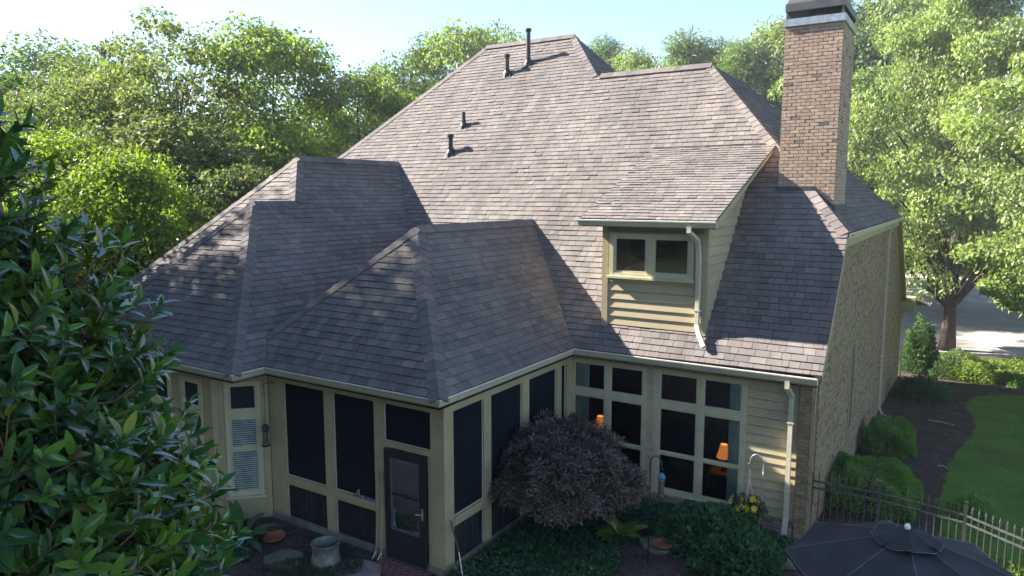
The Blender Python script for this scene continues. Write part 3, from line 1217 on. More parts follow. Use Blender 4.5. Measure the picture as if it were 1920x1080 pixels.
mb.build('dormer_room', M['room'], house)

# ------------------------------------------------------------------ screened porch
FYW, FXW = 9.70, -7.55
mb = MB()
mb.box((-12.2, 9.66, -.02), (-7.57, 14.6, .12))
porch = mb.build('porch', M['path'], house)
mb = MB()
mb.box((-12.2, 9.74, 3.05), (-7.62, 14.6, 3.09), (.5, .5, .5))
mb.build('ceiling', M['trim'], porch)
mb = MB()
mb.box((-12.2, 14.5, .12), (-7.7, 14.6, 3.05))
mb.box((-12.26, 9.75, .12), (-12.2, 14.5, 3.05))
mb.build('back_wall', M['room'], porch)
# a pale glazed door and a chair inside, seen dimly through the screens
FR = (V(0, FYW, 0), V(1, 0, 0), V(0, -1, 0))
FS = (V(FXW, 0, 0), V(0, 1, 0), V(1, 0, 0))


def bar(F, a0, a1, c0, c1, b0=-.1, b1=0.0, name='post', m='trim', par=None):
    q = MB()
    q.lbox(F, a0, a1, b0, b1, c0, c1)
    return q.build(name, M[m], par or porch)


ZT = 3.03
for a0, a1 in ((-12.2, -11.74), (-10.56, -10.31), (-9.22, -8.97)):
    bar(FR, a0, a1, 0, ZT)
q = MB()
q.box((-7.86, 9.70, 0), (-7.55, 9.98, ZT))
q.build('post', M['trim'], porch)
for a0, a1 in ((10.95, 11.2), (12.36, 12.64), (13.84, 14.08)):
    bar(FS, a0, a1, 0, ZT)
bar(FS, 14.3, 14.6, 0, ZT, -.12, .01)
bar(FR, -12.2, -7.55, ZT, 3.23, -.12, .012, 'header')
bar(FS, 9.70, 14.6, ZT, 3.228, -.12, .0115, 'header')
for a0, a1 in ((-11.74, -10.56), (-10.31, -9.22)):
    bar(FR, a0, a1, .84, .90, -.09, -.006, 'rail')
    bar(FR, a0, a1, .90, 1.03, -.10, .02, 'rail')
    bar(FR, a0, a1, -.02, .10, -.09, -.004, 'rail')
    bar(FR, a0 + .0, a1, -.15, -.021, -.09, -.02, 'base_board')
for a0, a1 in ((9.98, 10.95), (11.2, 12.36), (12.64, 13.84)):
    bar(FS, a0, a1, .84, .90, -.09, -.006, 'rail')
    bar(FS, a0, a1, .90, 1.03, -.10, .02, 'rail')
    bar(FS, a0, a1, -.02, .10, -.09, -.004, 'rail')
bar(FR, -8.97, -7.86, 2.20, 2.30, -.10, .01, 'rail')
bar(FR, -8.97, -8.91, .02, 2.20, -.10, -.004, 'door_jamb')
bar(FR, -7.93, -7.86, .02, 2.20, -.10, -.004, 'door_jamb')
bar(FR, -8.97, -7.86, -.03, .05, -.10, .03, 'threshold')


def screen(F, a0, a1, c0, c1, m='screen'):
    s = MB()
    t = .018
    for q_ in ((a0, a0 + t, c0, c1), (a1 - t, a1, c0, c1), (a0 + t, a1 - t, c0, c0 + t), (a0 + t, a1 - t, c1 - t, c1)):
        s.lbox(F, q_[0], q_[1], -.05, -.03, q_[2], q_[3])
    s.build('screen_frame', M['gutter'], porch)
    s = MB()
    s.lbox(F, a0 + t, a1 - t, -.043, -.040, c0 + t, c1 - t)
    s.build('insect_screen', M[m], porch)


def boards(F, a0, a1, c0, c1):
    k = max(3, int((a1 - a0) / .115))
    w = (a1 - a0) / k
    for i in range(k):
        s = MB()
        o = rng.uniform(-.004, .004)
        t = rng.uniform(.7, 1.35)
        s.lbox(F, a0 + i * w + .012, a0 + (i + 1) * w - .012, -.085 + o, -.06 + o, c0, c1, (t, t, t))
        s.build('board', M['slat'], porch)
    s = MB()
    s.lbox(F, a0, a1, -.10, -.09, c0, c1)
    s.build('backing', M['door'], porch)


for a0, a1 in ((-11.74, -10.56), (-10.31, -9.22)):
    screen(FR, a0, a1, 1.03, ZT)
    screen(FR, a0, a1, .10, .84, 'thin_screen')
    boards(FR, a0, a1, .10, .84)
screen(FR, -8.97, -7.86, 2.30, ZT)
for a0, a1 in ((9.98, 10.95), (11.2, 12.36), (12.64, 13.84)):
    screen(FS, a0, a1, 1.03, ZT)
    screen(FS, a0, a1, .10, .84, 'thin_screen')
    boards(FS, a0, a1, .10, .84)
screen(FS, 14.08, 14.3, .1, ZT)

# porch door
door = empty('porch_door', (-8.91, FYW - .06, .06), parent=house)
FD = (V(0, 0, 0), V(1, 0, 0), V(0, -1, 0))
mb = MB()
dw, dh = .98, 2.13
mb.lbox(FD, 0, .15, -.02, .02, 0, dh)
mb.lbox(FD, dw - .15, dw, -.02, .02, 0, dh)
mb.lbox(FD, .15, dw - .15, -.02, .02, dh - .15, dh)
mb.lbox(FD, .15, dw - .15, -.02, .02, 0, .58)
mb.lbox(FD, .15, dw - .15, -.015, .016, 1.26, 1.30)
mb.build('door_leaf', M['door'], door)
mb = MB()
mb.lbox(FD, .2, dw - .2, .0205, .027, .10, .27)
mb.lbox(FD, .2, dw - .2, .0205, .027, .32, .50)
mb.build('door_panel', M['door'], door)
for c0, c1 in ((.58, 1.26), (1.30, dh - .15)):
    mb = MB()
    mb.lbox(FD, .15, dw - .15, -.004, .0, c0, c1)
    mb.build('pane', M['glass'], door)
mb = MB()
for q_ in ((.15, .17, .58, 1.98), (dw - .17, dw - .15, .58, 1.98)):
    mb.lbox(FD, q_[0], q_[1], .0, .03, q_[2], q_[3])
mb.lbox(FD, .17, dw - .17, .0, .03, .58, .60)
mb.build('glazing_bead', M['hood'], door)
mb = MB()
mb.lbox(FD, dw - .10, dw - .05, .0205, .032, .93, 1.15)
mb.tube([V(dw - .075, -.03, 1.05), V(dw - .075, -.075, 1.05), V(dw - .19, -.08, 1.04)], .012, 8)
mb.build('handle', M['galv'], door)

# bay at the left of the porch: angled wall and front wall with tall windows
mb = MB()
mb.box((-18.0, 8.95, 0), (-12.96, 9.05, 3.2))
o = V(-12.94, 8.94, 0)
u = (V(-12.2, 9.68, 0) - o).normalized()
nb = V(u.y, -u.x, 0)
FBay = (o, u, nb)
mb.lbox(FBay, 0, 1.05, -.1, 0, 0, 3.2)
bay = mb.build('bay_wall', M['trim'], house)
mb = MB()
mb.lbox(FBay, -.07, .06, 0.001, .03, 0, 3.19)
mb.build('corner_board', M['trim'], bay)


def blind(w, G, a0, a1, c0, c1):
    mb = MB()
    k = int((c1 - c0) / .045)
    for i in range(k):
        z = c0 + (i + .5) * (c1 - c0) / k
        oo = [(a0, .006, z - .013), (a1, .006, z - .013), (a1, .018, z - .011), (a0, .018, z - .011),
              (a0, .002, z + .013), (a1, .002, z + .013), (a1, .006, z + .015), (a0, .006, z + .015)]
        mb.hexa([G[0] + G[1] * a + G[2] * b + V(0, 0, c) for a, b, c in oo])
    mb.build('blind', M['blind'], w, 'stuff')


def bay_window(F):
    w = window('bay_window', F, [(.09, .63)], [(.07, 1.0), (1.04, 1.70), (1.86, 2.40)], .72, 2.48, sash=.035, proud=.045)
    G = (V(0, 0, 0), F[1], F[2])
    blind(w, G, .13, .59, .10, .98)
    blind(w, G, .13, .59, 1.07, 1.67)
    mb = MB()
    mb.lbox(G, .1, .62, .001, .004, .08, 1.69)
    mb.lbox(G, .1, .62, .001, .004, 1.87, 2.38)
    mb.build('room_dark_sheet', M['room_dark'], w)  # flat dark sheets stand in for the room's darkness behind blinds and transom
    return w


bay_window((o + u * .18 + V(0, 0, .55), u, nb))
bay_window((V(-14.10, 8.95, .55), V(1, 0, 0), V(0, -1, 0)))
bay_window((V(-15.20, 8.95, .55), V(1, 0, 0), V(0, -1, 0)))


# ------------------------------------------------------------------ things in the rear room
def table_lamp(x, y, zb, label):
    t = empty('table_lamp', (x, y, zb))
    t.scale = (.9, .9, .9)
    tag(t, label, 'lamp', 'lit orange table lamps behind the rear windows')
    mb = MB()
    mb.lathe([(.07, 0), (.075, .02), (.03, .05), (.055, .14), (.06, .2), (.02, .3), (.012, .36), (.012, .42)], (0, 0, 0), 16)
    mb.build('base', M['wood'], t, smooth=True)
    mb = MB()
    n = 24
    for i in range(n):
        a0, a1 = 2 * PI * i / n, 2 * PI * (i + 1) / n
        prof = [(.175, .34), (.145, .44), (.11, .56), (.085, .68)]
        for (r0, z0), (r1, z1) in zip(prof, prof[1:]):
            mb.poly([(r0 * math.cos(a0), r0 * math.sin(a0), z0), (r0 * math.cos(a1), r0 * math.sin(a1), z0),
                     (r1 * math.cos(a1), r1 * math.sin(a1), z1), (r1 * math.cos(a0), r1 * math.sin(a0), z1)])
    mb.build('lamp_shade', M['lampshade'], t, smooth=True)
    mb = MB()
    mb.lathe([(.02, .42), (.045, .5), (.05, .56), (.03, .62), (.01, .64)], (0, 0, 0), 12)
    mb.build('bulb', M['bulb'], t, smooth=True)
    return t


table_lamp(-4.24, 15.6, .74, 'lit orange table lamp in the right hand rear window beside a blue curtain')
table_lamp(-7.42, 15.9, .78, 'lit orange table lamp in the left rear window above the purple maple')
for x, y, h, lab in ((-4.24, 15.6, .74, 'dark wooden side table under the lamp in the right rear window'), (-7.42, 15.9, .78, 'dark wooden side table under the lamp in the left rear window')):
    t = empty('side_table', (x, y, .25))
    tag(t, lab, 'side table', 'side tables behind the rear windows')
    mb = MB()
    mb.box((-.28, -.28, h - .25 - .04), (.28, .28, h - .25))
    mb.build('table_top', M['wood'], t)
    for sx in (-1, 1):
        for sy in (-1, 1):
            mb = MB()
            mb.box((sx * .24 - .02, sy * .24 - .02, 0), (sx * .24 + .02, sy * .24 + .02, h - .25 - .041))
            mb.build('leg', M['wood'], t)


def curtain(x0, x1, y, label):
    mb = MB()
    n = 28
    zs_ = [.27, 1.2, 2.2, 3.12]
    for i in range(n):
        for a, b in zip(zs_, zs_[1:]):
            f = lambda k, z: V(x0 + (x1 - x0) * k / n, y + .035 * math.sin(k * 1.5) + .01 * math.sin(z * 2 + k), z)
            mb.poly([f(i, a), f(i + 1, a), f(i + 1, b), f(i, b)])
    o_ = mb.build('curtain', M['curtain'], smooth=True)
    tag(o_, label, 'curtain', 'pale blue curtains inside the rear windows')


curtain(-3.93, -3.56, 14.775, 'pale blue curtain hanging at the right end of the rear windows')
curtain(-7.6, -7.18, 14.775, 'pale blue curtain at the left rear window next to the porch corner')

# ------------------------------------------------------------------ vegetation
def leaf_mesh(name, base, d, nrm, length, width, tint, m, fold=0.25, droop=0.15):
    """numpy arrays (N,3),(N,3),(N,3),(N),(N),(N,3): diamond leaves folded on the midrib, as one mesh"""
    d = d / (np.linalg.norm(d, axis=1, keepdims=True) + 1e-9)
    s = np.cross(d, nrm)
    s /= (np.linalg.norm(s, axis=1, keepdims=True) + 1e-9)
    n = np.cross(s, d)
    N = len(base)
    L = length[:, None]
    W = width[:, None] * .5
    mid = base + d * L * .45
    v = np.empty((N, 4, 3), np.float32)
    v[:, 0] = base
    v[:, 1] = mid + s * W + n * W * fold
    v[:, 2] = base + d * L - n * L * droop
    v[:, 3] = mid - s * W + n * W * fold
    me = bpy.data.meshes.new(name)
    me.vertices.add(N * 4)
    me.vertices.foreach_set('co', v.ravel())
    idx = (np.arange(N)[:, None] * 4 + np.array([0, 1, 2, 0, 2, 3])[None, :]).astype(np.int32).ravel()
    me.loops.add(N * 6)
    me.loops.foreach_set('vertex_index', idx)
    me.polygons.add(N * 2)
    me.polygons.foreach_set('loop_start', np.arange(0, N * 6, 3, dtype=np.int32))
    me.polygons.foreach_set('loop_total', np.full(N * 2, 3, np.int32))
    at = me.attributes.new('tint', 'FLOAT_COLOR', 'FACE')
    c = np.ones((N, 2, 4), np.float32)
    c[:, :, :3] = tint[:, None, :]
    at.data.foreach_set('color', c.ravel())
    me.materials.append(m)
    me.update(calc_edges=True)
    return me


def unit_rand(n, g):
    a = g.normal(size=(n, 3))
    return a / np.linalg.norm(a, axis=1, keepdims=True)


PAL = {
    'green': [(.080, .140, .025), (.105, .170, .030), (.065, .120, .026), (.135, .195, .035)],
    'bright': [(.155, .215, .050), (.190, .250, .065), (.120, .180, .040), (.225, .275, .085)],
    'silver': [(.125, .165, .055), (.155, .185, .075), (.100, .150, .040), (.185, .215, .075)],
    'dark': [(.045, .095, .025), (.058, .115, .028), (.036, .078, .022)],
    'pine': [(.095, .155, .055), (.115, .180, .060), (.140, .200, .070)],
    'lime': [(.175, .245, .035), (.210, .275, .040), (.145, .215, .032)],
    'maple': [(.100, .072, .054), (.125, .092, .068), (.080, .058, .047), (.150, .114, .082)],
    'ivy': [(.042, .115, .048), (.056, .140, .050), (.034, .090, .042), (.080, .175, .052)],
    'box': [(.110, .235, .032), (.145, .275, .040), (.085, .195, .030)],
}


def tree_model(name, seed, H, R, z0, nclump, per, clump_r, leaf, pal, shape='round', m='leaf', trunk_r=.22, sparse_top=0.0, limbs=34, lean=0.0, flat=.75):
    """returns (trunk mesh, crown mesh) for a tree of height H, crown radius R, crown starting at z0"""
    g = np.random.default_rng(seed)
    r = random.Random(seed)
    ph = g.uniform(0, 6.28, 4)
    cs = []
    tries = 0
    while len(cs) < nclump and tries < nclump * 30:
        tries += 1
        t = g.uniform(0, 1)
        if shape == 'round':
            prof = max(0.0, math.sin(PI * min(1, (.08 + .92 * t) ** .75)) ** .6)
        elif shape == 'cone':
            prof = (1 - t) ** .8 * .95 + .06
        elif shape == 'vase':
            prof = .45 + .6 * math.sin(PI * t ** 1.15) ** .7 if t < .95 else .35
        else:
            prof = 1 - .5 * abs(2 * t - 1) ** 2
        a = g.uniform(0, 2 * PI)
        lob = 1 + .17 * math.sin(3 * a + ph[0] + 3 * t) + .15 * math.sin(5 * a + ph[1] - 5 * t) + .10 * math.sin(11 * t + ph[2])
        rad = R * prof * lob * (g.uniform(0.12, 1) ** .42)
        if sparse_top and t > .6 and g.random() < sparse_top * (t - .6) / .4:
            continue
        cs.append((rad * math.cos(a) + lean * t * H, rad * math.sin(a), z0 + t * (H - z0 - clump_r * .7)))
    cs = np.array(cs)
    K = len(cs)
    # limbs
    tb = MB()
    ph2 = g.uniform(0, 6.28)
    top = H * ((.86 if not sparse_top else .68) if shape != 'cone' else .97)
    tp = [V(.25 * math.sin(ph2 + z * .5) * z / H + lean * max(0, z - z0) * .9, .25 * math.cos(ph2 * 2 + z * .4) * z / H, z) for z in np.linspace(-.15, top, 9)]
    rr = [trunk_r * (1.35 if i == 0 else 1) * (1 - .87 * i / 8) for i in range(9)]
    tb.tube(tp, rr, 9)

    def trunk_at(z):
        f = max(0, min(7.999, (z + .15) / (top + .15) * 8))
        i = int(f)
        return tp[i].lerp(tp[i + 1], f - i), rr[i]
    order = sorted(range(K), key=lambda i: r.random())[:limbs]
    for i in order:
        c = V(*cs[i])
        hz = math.hypot(c.x, c.y)
        zb = max(z0 * .55, c.z - hz * (.9 if shape != 'cone' else -.05) - r.uniform(.2, 1.2))
        zb = min(zb, top * .93)
        b, br = trunk_at(zb)
        mid = b.lerp(c, .5) + V(r.uniform(-.3, .3), r.uniform(-.3, .3), .12 * hz + r.uniform(-.2, .3))
        tb.tube([b, mid, c], [max(.02, br * .36), max(.015, br * .2), .012], 5, caps=False)
    trunk = tb.mesh(name + '_trunk', M['bark'], True)
    # leaves
    N = K * per
    ci = np.repeat(np.arange(K), per)
    off = unit_rand(N, g) * (g.random(N)[:, None] ** .30) * clump_r
    off *= np.array([1.15, 1.15, flat])
    cscale = g.uniform(.45, 1.45, K)
    off *= cscale[ci][:, None]
    base = cs[ci] + off
    out = off / (np.linalg.norm(off, axis=1, keepdims=True) + 1e-6)
    d = out * .7 + unit_rand(N, g) * .8 + np.array([0, 0, -.25])
    nrm = np.array([0, 0, .55]) + unit_rand(N, g) * .55 + out * 1.0
    ln = leaf * g.uniform(.45, 1.55, N)
    wd = ln * (g.uniform(.45, .85, N) if m != 'needle' else .16)
    P = np.array(PAL[pal])
    tint = P[g.integers(0, len(P), N)] * g.uniform(.8, 1.2, N)[:, None] * g.uniform(.72, 1.28, K)[ci][:, None]
    mm = M['pale_leaf'] if m == 'pale' else M['leaf']
    crown = leaf_mesh(name + '_crown', base, d, nrm, ln, wd, tint.astype(np.float32), mm)
    return trunk, crown


MODELS = {}


def model(key, *a, **k):
    MODELS[key] = tree_model(key, *a, **k)


model('ash', 1, 15.0, 5.2, 3.0, 105, 430, 1.12, .165, 'green', 'round')
model('oak', 2, 15.0, 4.6, 2.5, 100, 430, 1.05, .17, 'bright', 'vase')
model('poplar', 3, 15.0, 4.0, 2.0, 105, 250, .85, .16, 'silver', 'vase', m='pale', sparse_top=.5, limbs=60)
model('fill', 4, 9.0, 4.2, .6, 110, 380, .95, .15, 'lime', 'round', limbs=40)
model('silverfill', 5, 9.0, 3.8, .6, 100, 320, .92, .15, 'silver', 'round', m='pale', limbs=40)
model('pine', 6, 19.0, 3.3, 7.0, 170, 170, .95, .36, 'pine', 'cone', m='needle', trunk_r=.25)
model('bigmaple', 8, 17.5, 7.2, 3.4, 230, 560, 1.3, .165, 'bright', 'round', trunk_r=.42, limbs=70, flat=.5)
model('shade', 10, 16.0, 5.0, 3.0, 230, 400, 1.25, .145, 'green', 'round')
model('gloom', 9, 16.0, 5.0, 3.0, 200, 190, 1.15, .24, 'dark', 'round')


def tree(key, name, x, y, top, rz, label, cat='tree', group=None, wide=1.0, z=None):
    tr, cr = MODELS[key]
    H = {'ash': 15, 'oak': 15, 'poplar': 15, 'fill': 9, 'silverfill': 9, 'pine': 19, 'bigmaple': 17.5, 'gloom': 16, 'shade': 16}[key]
    zb = gz(y) if z is None else z
    k = (top - zb) / H
    t = empty(name, (x, y, zb), rz)
    t.scale = (k * wide, k * wide, k)
    tag(t, label, cat, group)
    link('trunk', tr, t)
    link('crown', cr, t)
    return t


GL = 'trees beyond the left side of the house'
tree('ash', 'leafy_tree', -60, 29, 19.0, .3, 'hazy rounded tree farthest left against the sky', group=GL, wide=1.3)
tree('poplar', 'leafy_tree', -36.8, 20.6, 15.4, 2.4, 'tall pale thin topped tree left of the sky gap', group=GL, wide=1.0)
tree('poplar', 'leafy_tree', -32.3, 21.0, 16.0, 2.0, 'silvery sparse tree with feathery top between the hazy tree and the full green tree', group=GL, wide=1.0)
tree('silverfill', 'leafy_tree', -27.5, 17.2, 10.4, .4, 'grey green bushy tree low in front of the silvery sparse tree', group=GL, wide=1.25)
tree('fill', 'leafy_tree', -23.6, 13.4, 8.3, 1.4, 'sunlit yellow green small tree just above the laurel', group=GL, wide=.95)
tree('silverfill', 'leafy_tree', -22.6, 17.3, 8.2, 2.2, 'grey green low tree touching the left roof hip', group=GL, wide=.95)
tree('fill', 'leafy_tree', -26.4, 21.4, 10.2, 3.0, 'bright lime tree directly under the full green tree', group=GL, wide=.95)
tree('oak', 'leafy_tree', -29.6, 24.8, 15.5, .9, 'full bright green tree with rounded top left of the main roof', group=GL, wide=1.0)
tree('oak', 'leafy_tree', -26.6, 27.2, 13.4, 2.3, 'darker green tree crown close beside the main roof edge', group=GL, wide=.95)
tree('ash', 'leafy_tree', -36.0, 27.5, 13.8, 4.0, 'green tree partly hidden behind the full bright green tree', group=GL, wide=1.0)
tree('ash', 'leafy_tree', -44, 24, 15.0, 5.0, 'mid green tree filling the gap behind the silvery trees', group=GL, wide=1.2)
tree('fill', 'leafy_tree', -31, 15.2, 9.4, 5.3, 'yellow green tree low at the left behind the laurel top', group=GL, wide=1.2)
GM = 'trees behind the main roof'
tree('ash', 'leafy_tree', -34.5, 39.5, 16.6, 1.0, 'lowest of the round green trees left of the roof ridge', group=GM)
tree('ash', 'leafy_tree', -34.8, 43.3, 18.4, 2.0, 'tall round green tree left of the roof ridge', group=GM, wide=.75)
tree('oak', 'leafy_tree', -32.2, 45.0, 19.8, 3.2, 'tallest round green tree beside the left end of the roof ridge', group=GM, wide=.85)
tree('ash', 'leafy_tree', -31.0, 49.0, 19.4, 4.1, 'round green tree just behind the left end of the ridge', group=GM, wide=.8)
tree('ash', 'leafy_tree', -39, 36, 14.2, 5.1, 'distant green tree low between the full green tree and the round ones', group=GM)
tree('pine', 'pine_tree', -27.6, 59, 20.6, 0, 'feathery pine just right of the tall ridge end', 'pine', GM)
tree('oak', 'leafy_tree', -23.6, 56.5, 18.9, 1.1, 'light green tree above the lower ridge', group=GM, wide=.75)
tree('pine', 'pine_tree', -20.4, 59, 20.2, 1.3, 'broader pine standing over the middle of the lower ridge', 'pine', GM, wide=1.15)
tree('pine', 'pine_tree', -18.2, 60.5, 19.6, 2.2, 'slim pine above the right end of the lower ridge', 'pine', GM)
tree('oak', 'leafy_tree', -21.8, 62, 18.7, 2.6, 'pale leafy tree squeezed between the two ridge pines', group=GM, wide=.7)
tree('pine', 'pine_tree', -14.9, 57, 18.6, 3.9, 'pine close to the left edge of the chimney', 'pine', GM, wide=1.2)
tree('oak', 'leafy_tree', -13.0, 59.5, 20.8, 4.4, 'green tree rising immediately left of the chimney', group=GM, wide=.85)
tree('ash', 'leafy_tree', -12.6, 59.5, 14.5, 5.4, 'low green tree below the pine beside the chimney', group=GM, wide=.8)
GR = 'trees on the right beside the street'
tree('bigmaple', 'maple_tree', -0.44, 47.6, 19.6, .2, 'large bright green maple with thick trunk beside the street', group=GR, wide=.70)
tree('bigmaple', 'maple_tree', -4.6, 62.0, 22.5, 4.0, 'bright green maple crown rising directly behind the right side of the chimney', group=GR, wide=.8)
tree('bigmaple', 'maple_tree', 6.6, 38.0, 18.6, 2.1, 'near maple at the right edge with drooping sunlit branches', group=GR, wide=.82)
tree('gloom', 'leafy_tree', -6.5, 63.5, 22.5, .7, 'tall dark green tree behind the chimney top', group=GR, wide=1.1)
tree('gloom', 'leafy_tree', -12.5, 67, 19.0, 2.9, 'dark tree standing across the street behind the chimney', group=GR, wide=1.1)
tree('gloom', 'leafy_tree', -11.0, 80, 19.0, 1.9, 'dark tree far across the street behind the house', group=GR, wide=1.1)
tree('ash', 'leafy_tree', 3.5, 96, 17.0, 1.7, 'far tree across the street under the maple branches', group=GR, wide=1.2)
tree('ash', 'leafy_tree', -4.0, 98, 16.0, 2.7, 'far tree across the street just right of the house wall', group=GR, wide=1.2)
tree('ash', 'leafy_tree', 12.0, 97, 17.0, 3.7, 'far tree across the street at the right edge', group=GR, wide=1.3)
tree('oak', 'leafy_tree', 9.0, 62.0, 22.0, 3.3, 'tree filling the right background above the near maple', group=GR, wide=1.3)
# tall trees standing left of the house and behind the viewer; they shade the garden
GS = 'shade trees left of the garden'
for x, y, tp_, rz in ((-26, 3.7, 24.0, 6), (-33.5, 2.6, 27.5, 6.1), (-27, -0.6, 27.0, 0), (-32.5, -0.8, 25, 1), (-23, -4.5, 22, 2), (-38, 0.5, 25, 3), (-19, -10, 19, 4), (-30, -9, 22, 5), (-12, -14, 17, 1.5), (0, -18, 17, .5), (12, -15, 16, 2.5)):
    tree('shade', 'leafy_tree', x, y, tp_, rz, 'tall green shade tree standing left of the garden outside the view', group=GS, wide=.8 if rz >= 6 else 1.0)

# a mass of woods beyond everything
wood = MB()
g_ = np.random.default_rng(77)
N = 26000
ang = g_.uniform(math.radians(-80), math.radians(35), N)
dist = g_.uniform(105, 150, N)
hh = g_.uniform(0, 1, N) ** .8 * (15 + 3 * np.sin(ang * 23) + 2 * np.sin(ang * 57))
base = np.stack([np.sin(ang) * dist, np.cos(ang) * dist, hh - 1.9], 1)
P = np.array(PAL['green'])
tint = P[g_.integers(0, len(P), N)] * g_.uniform(.7, 1.2, N)[:, None]
me = leaf_mesh('woods', base, unit_rand(N, g_), unit_rand(N, g_) * .6 + np.array([0, 0, 1.0]), g_.uniform(.9, 1.7, N), g_.uniform(.7, 1.2, N), tint, M['leaf'])
o = link('distant_woods', me, None, 'stuff')
o['label'] = 'distant wood of mixed green trees beyond the street'


# ------------------------------------------------------------------ the laurel in the left foreground
def laurel_leaf(mb, base, d, nrm, L, W, tint, curl=.12):
    """a long leaf of six quads: a keel along the midrib, a pointed tip bending down"""
    d = d.normalized()
    s = d.cross(nrm).normalized()
    n = s.cross(d)
    st = [(0, .10), (.22, .72), (.50, 1.0), (.78, .66), (1.0, .02)]
    b0 = len(mb.v)
    for t, w in st:
        c = base + d * (L * t) - n * (L * curl * t * t)
        hw = W * .5 * w
        mb.v.append(tuple(c + s * hw + n * hw * .35))
        mb.v.append(tuple(c))
        mb.v.append(tuple(c - s * hw + n * hw * .35))
    for i in range(4):
        a = b0 + i * 3
        mb.f.append((a, a + 1, a + 4, a + 3))
        mb.f.append((a + 1, a + 2, a + 5, a + 4))
        mb.t += [tint, tint]


LB = [(-3.75, 1.30, 6.98, .26), (-3.68, 1.50, 7.12, .24), (-3.45, 1.50, 6.45, .38), (-3.05, 1.45, 5.65, .40), (-2.85, 1.30, 5.35, .36), (-3.3, 1.6, 6.0, .38), (-3.55, 1.40, 6.90, .36), (-3.42, 1.56, 6.68, .34), (-3.58, 1.5, 6.5, .45), (-3.42, 1.72, 6.42, .36), (-3.27, 1.42, 6.25, .42),
      (-3.27, 1.74, 6.2, .36), (-3.17, 1.28, 6.0, .42), (-3.05, 1.50, 5.98, .40), (-3.34, 1.86, 6.0, .30), (-2.9, 1.25, 5.8, .36), (-2.85, 1.45, 5.75, .36),
      (-3.05, 1.80, 5.68, .32), (-2.75, 1.15, 5.5, .36), (-2.70, 1.35, 5.45, .36), (-2.95, 1.75, 5.35, .34), (-3.36, 2.34, 5.0, .22), (-2.6, 1.2, 5.2, .36),
      (-2.66, 1.5, 5.1, .36), (-3.06, 2.0, 4.95, .34), (-3.9, 1.5, 6.0, .5), (-3.9, 1.5, 5.3, .55), (-3.5, 1.9, 5.2, .45), (-3.8, 1.2, 6.7, .4), (-3.1, 1.6, 4.6, .5),
      (-3.05, 2.05, 5.25, .30), (-3.0, 2.1, 4.85, .32), (-3.3, 2.0, 5.6, .30), (-3.35, 2.15, 5.35, .26)]
LB = [(x - .07, y - .045, z, r) for x, y, z, r in LB if (x, y, z) not in ((-3.0, 2.1, 4.85), (-3.05, 2.05, 5.25))]
laurel = empty('laurel_tree', (-4.25, 1.25, 0))
tag(laurel, 'dark glossy broad leaved laurel filling the left foreground', 'laurel')
LP = Vector(laurel.location)
lr = random.Random(42)
lt = MB()
trunk_pts = [V(0, 0, -.1), V(.05, .02, 1.6), V(-.03, .05, 3.2), V(.1, .08, 4.6), V(.25, .1, 5.8), V(.3, .1, 7.0)]
lt.tube(trunk_pts, [.10, .085, .07, .055, .035, .012], 8)
leaves = []
for bx, by, bz, br in LB:
    c = V(bx, by, bz)
    k = int(44 * (br / .36) ** 2)
    tb = trunk_pts[3].lerp(trunk_pts[4], max(0, min(1, (bz - 5.2) / 1.2)))
    lt.tube([tb, (tb + (c - LP)) * .5 + V(0, 0, .05), c - LP], [.022, .016, .009], 5, caps=False)
    for _ in range(k):
        dd = V(lr.gauss(0, 1), lr.gauss(0, 1), lr.gauss(0, 1)).normalized()
        p = c + dd * br * (lr.random() ** .4)
        ax = (dd * .8 + V(0.2, 0.12, .75) + V(lr.gauss(0, .3), lr.gauss(0, .3), lr.gauss(0, .2))).normalized()
        p0 = p - ax * .14 - dd * .1
        lt.tube([c - LP + (p0 - c) * .3, p0 - LP, p - LP], [.007, .005, .003], 4, caps=False, tint=(1, 1, 1))
        e1 = ax.orthogonal().normalized()
        e2 = ax.cross(e1)
        nl = lr.randint(6, 9)
        a0 = lr.uniform(0, 6.28)
        young = lr.random() < .38
        for i in range(nl):
            a = a0 + i * 2.4
            side = e1 * math.cos(a) + e2 * math.sin(a)
            h = i / nl
            op = lr.uniform(.55, 1.0) * (1.25 - .75 * h)
            d = ax * math.cos(op) + side * math.sin(op)
            b = p - ax * .11 * (1 - h)
            L = lr.uniform(.075, .135) * (1 - .2 * h)
            if young:
                t = lr.choice(((.085, .180, .026), (.110, .215, .032), (.065, .140, .022)))
            else:
                t = lr.choice(((.040, .110, .034), (.055, .135, .040), (.032, .085, .032), (.070, .155, .042)))
            if lr.random() < .035:
                t = lr.choice(((.30, .24, .05), (.20, .12, .05), (.22, .24, .05)))
            k2 = lr.uniform(.75, 1.25)
            leaves.append((b, d, ax - side * .3, L, L * lr.uniform(.31, .41), tuple(c_ * k2 for c_ in t)))
lt.build('trunk', M['twig'], laurel, smooth=True)
leaves.sort(key=lambda q: -(q[3] / (q[0] - CAM).length))


def in_view(p):
    q = p - CAM
    f = q.x * -.5339 * .9919 + q.y * .8455 * .9919 - q.z * .1268
    return f > 0 and abs((q.x * .8455 + q.y * .5339) / f) < .71


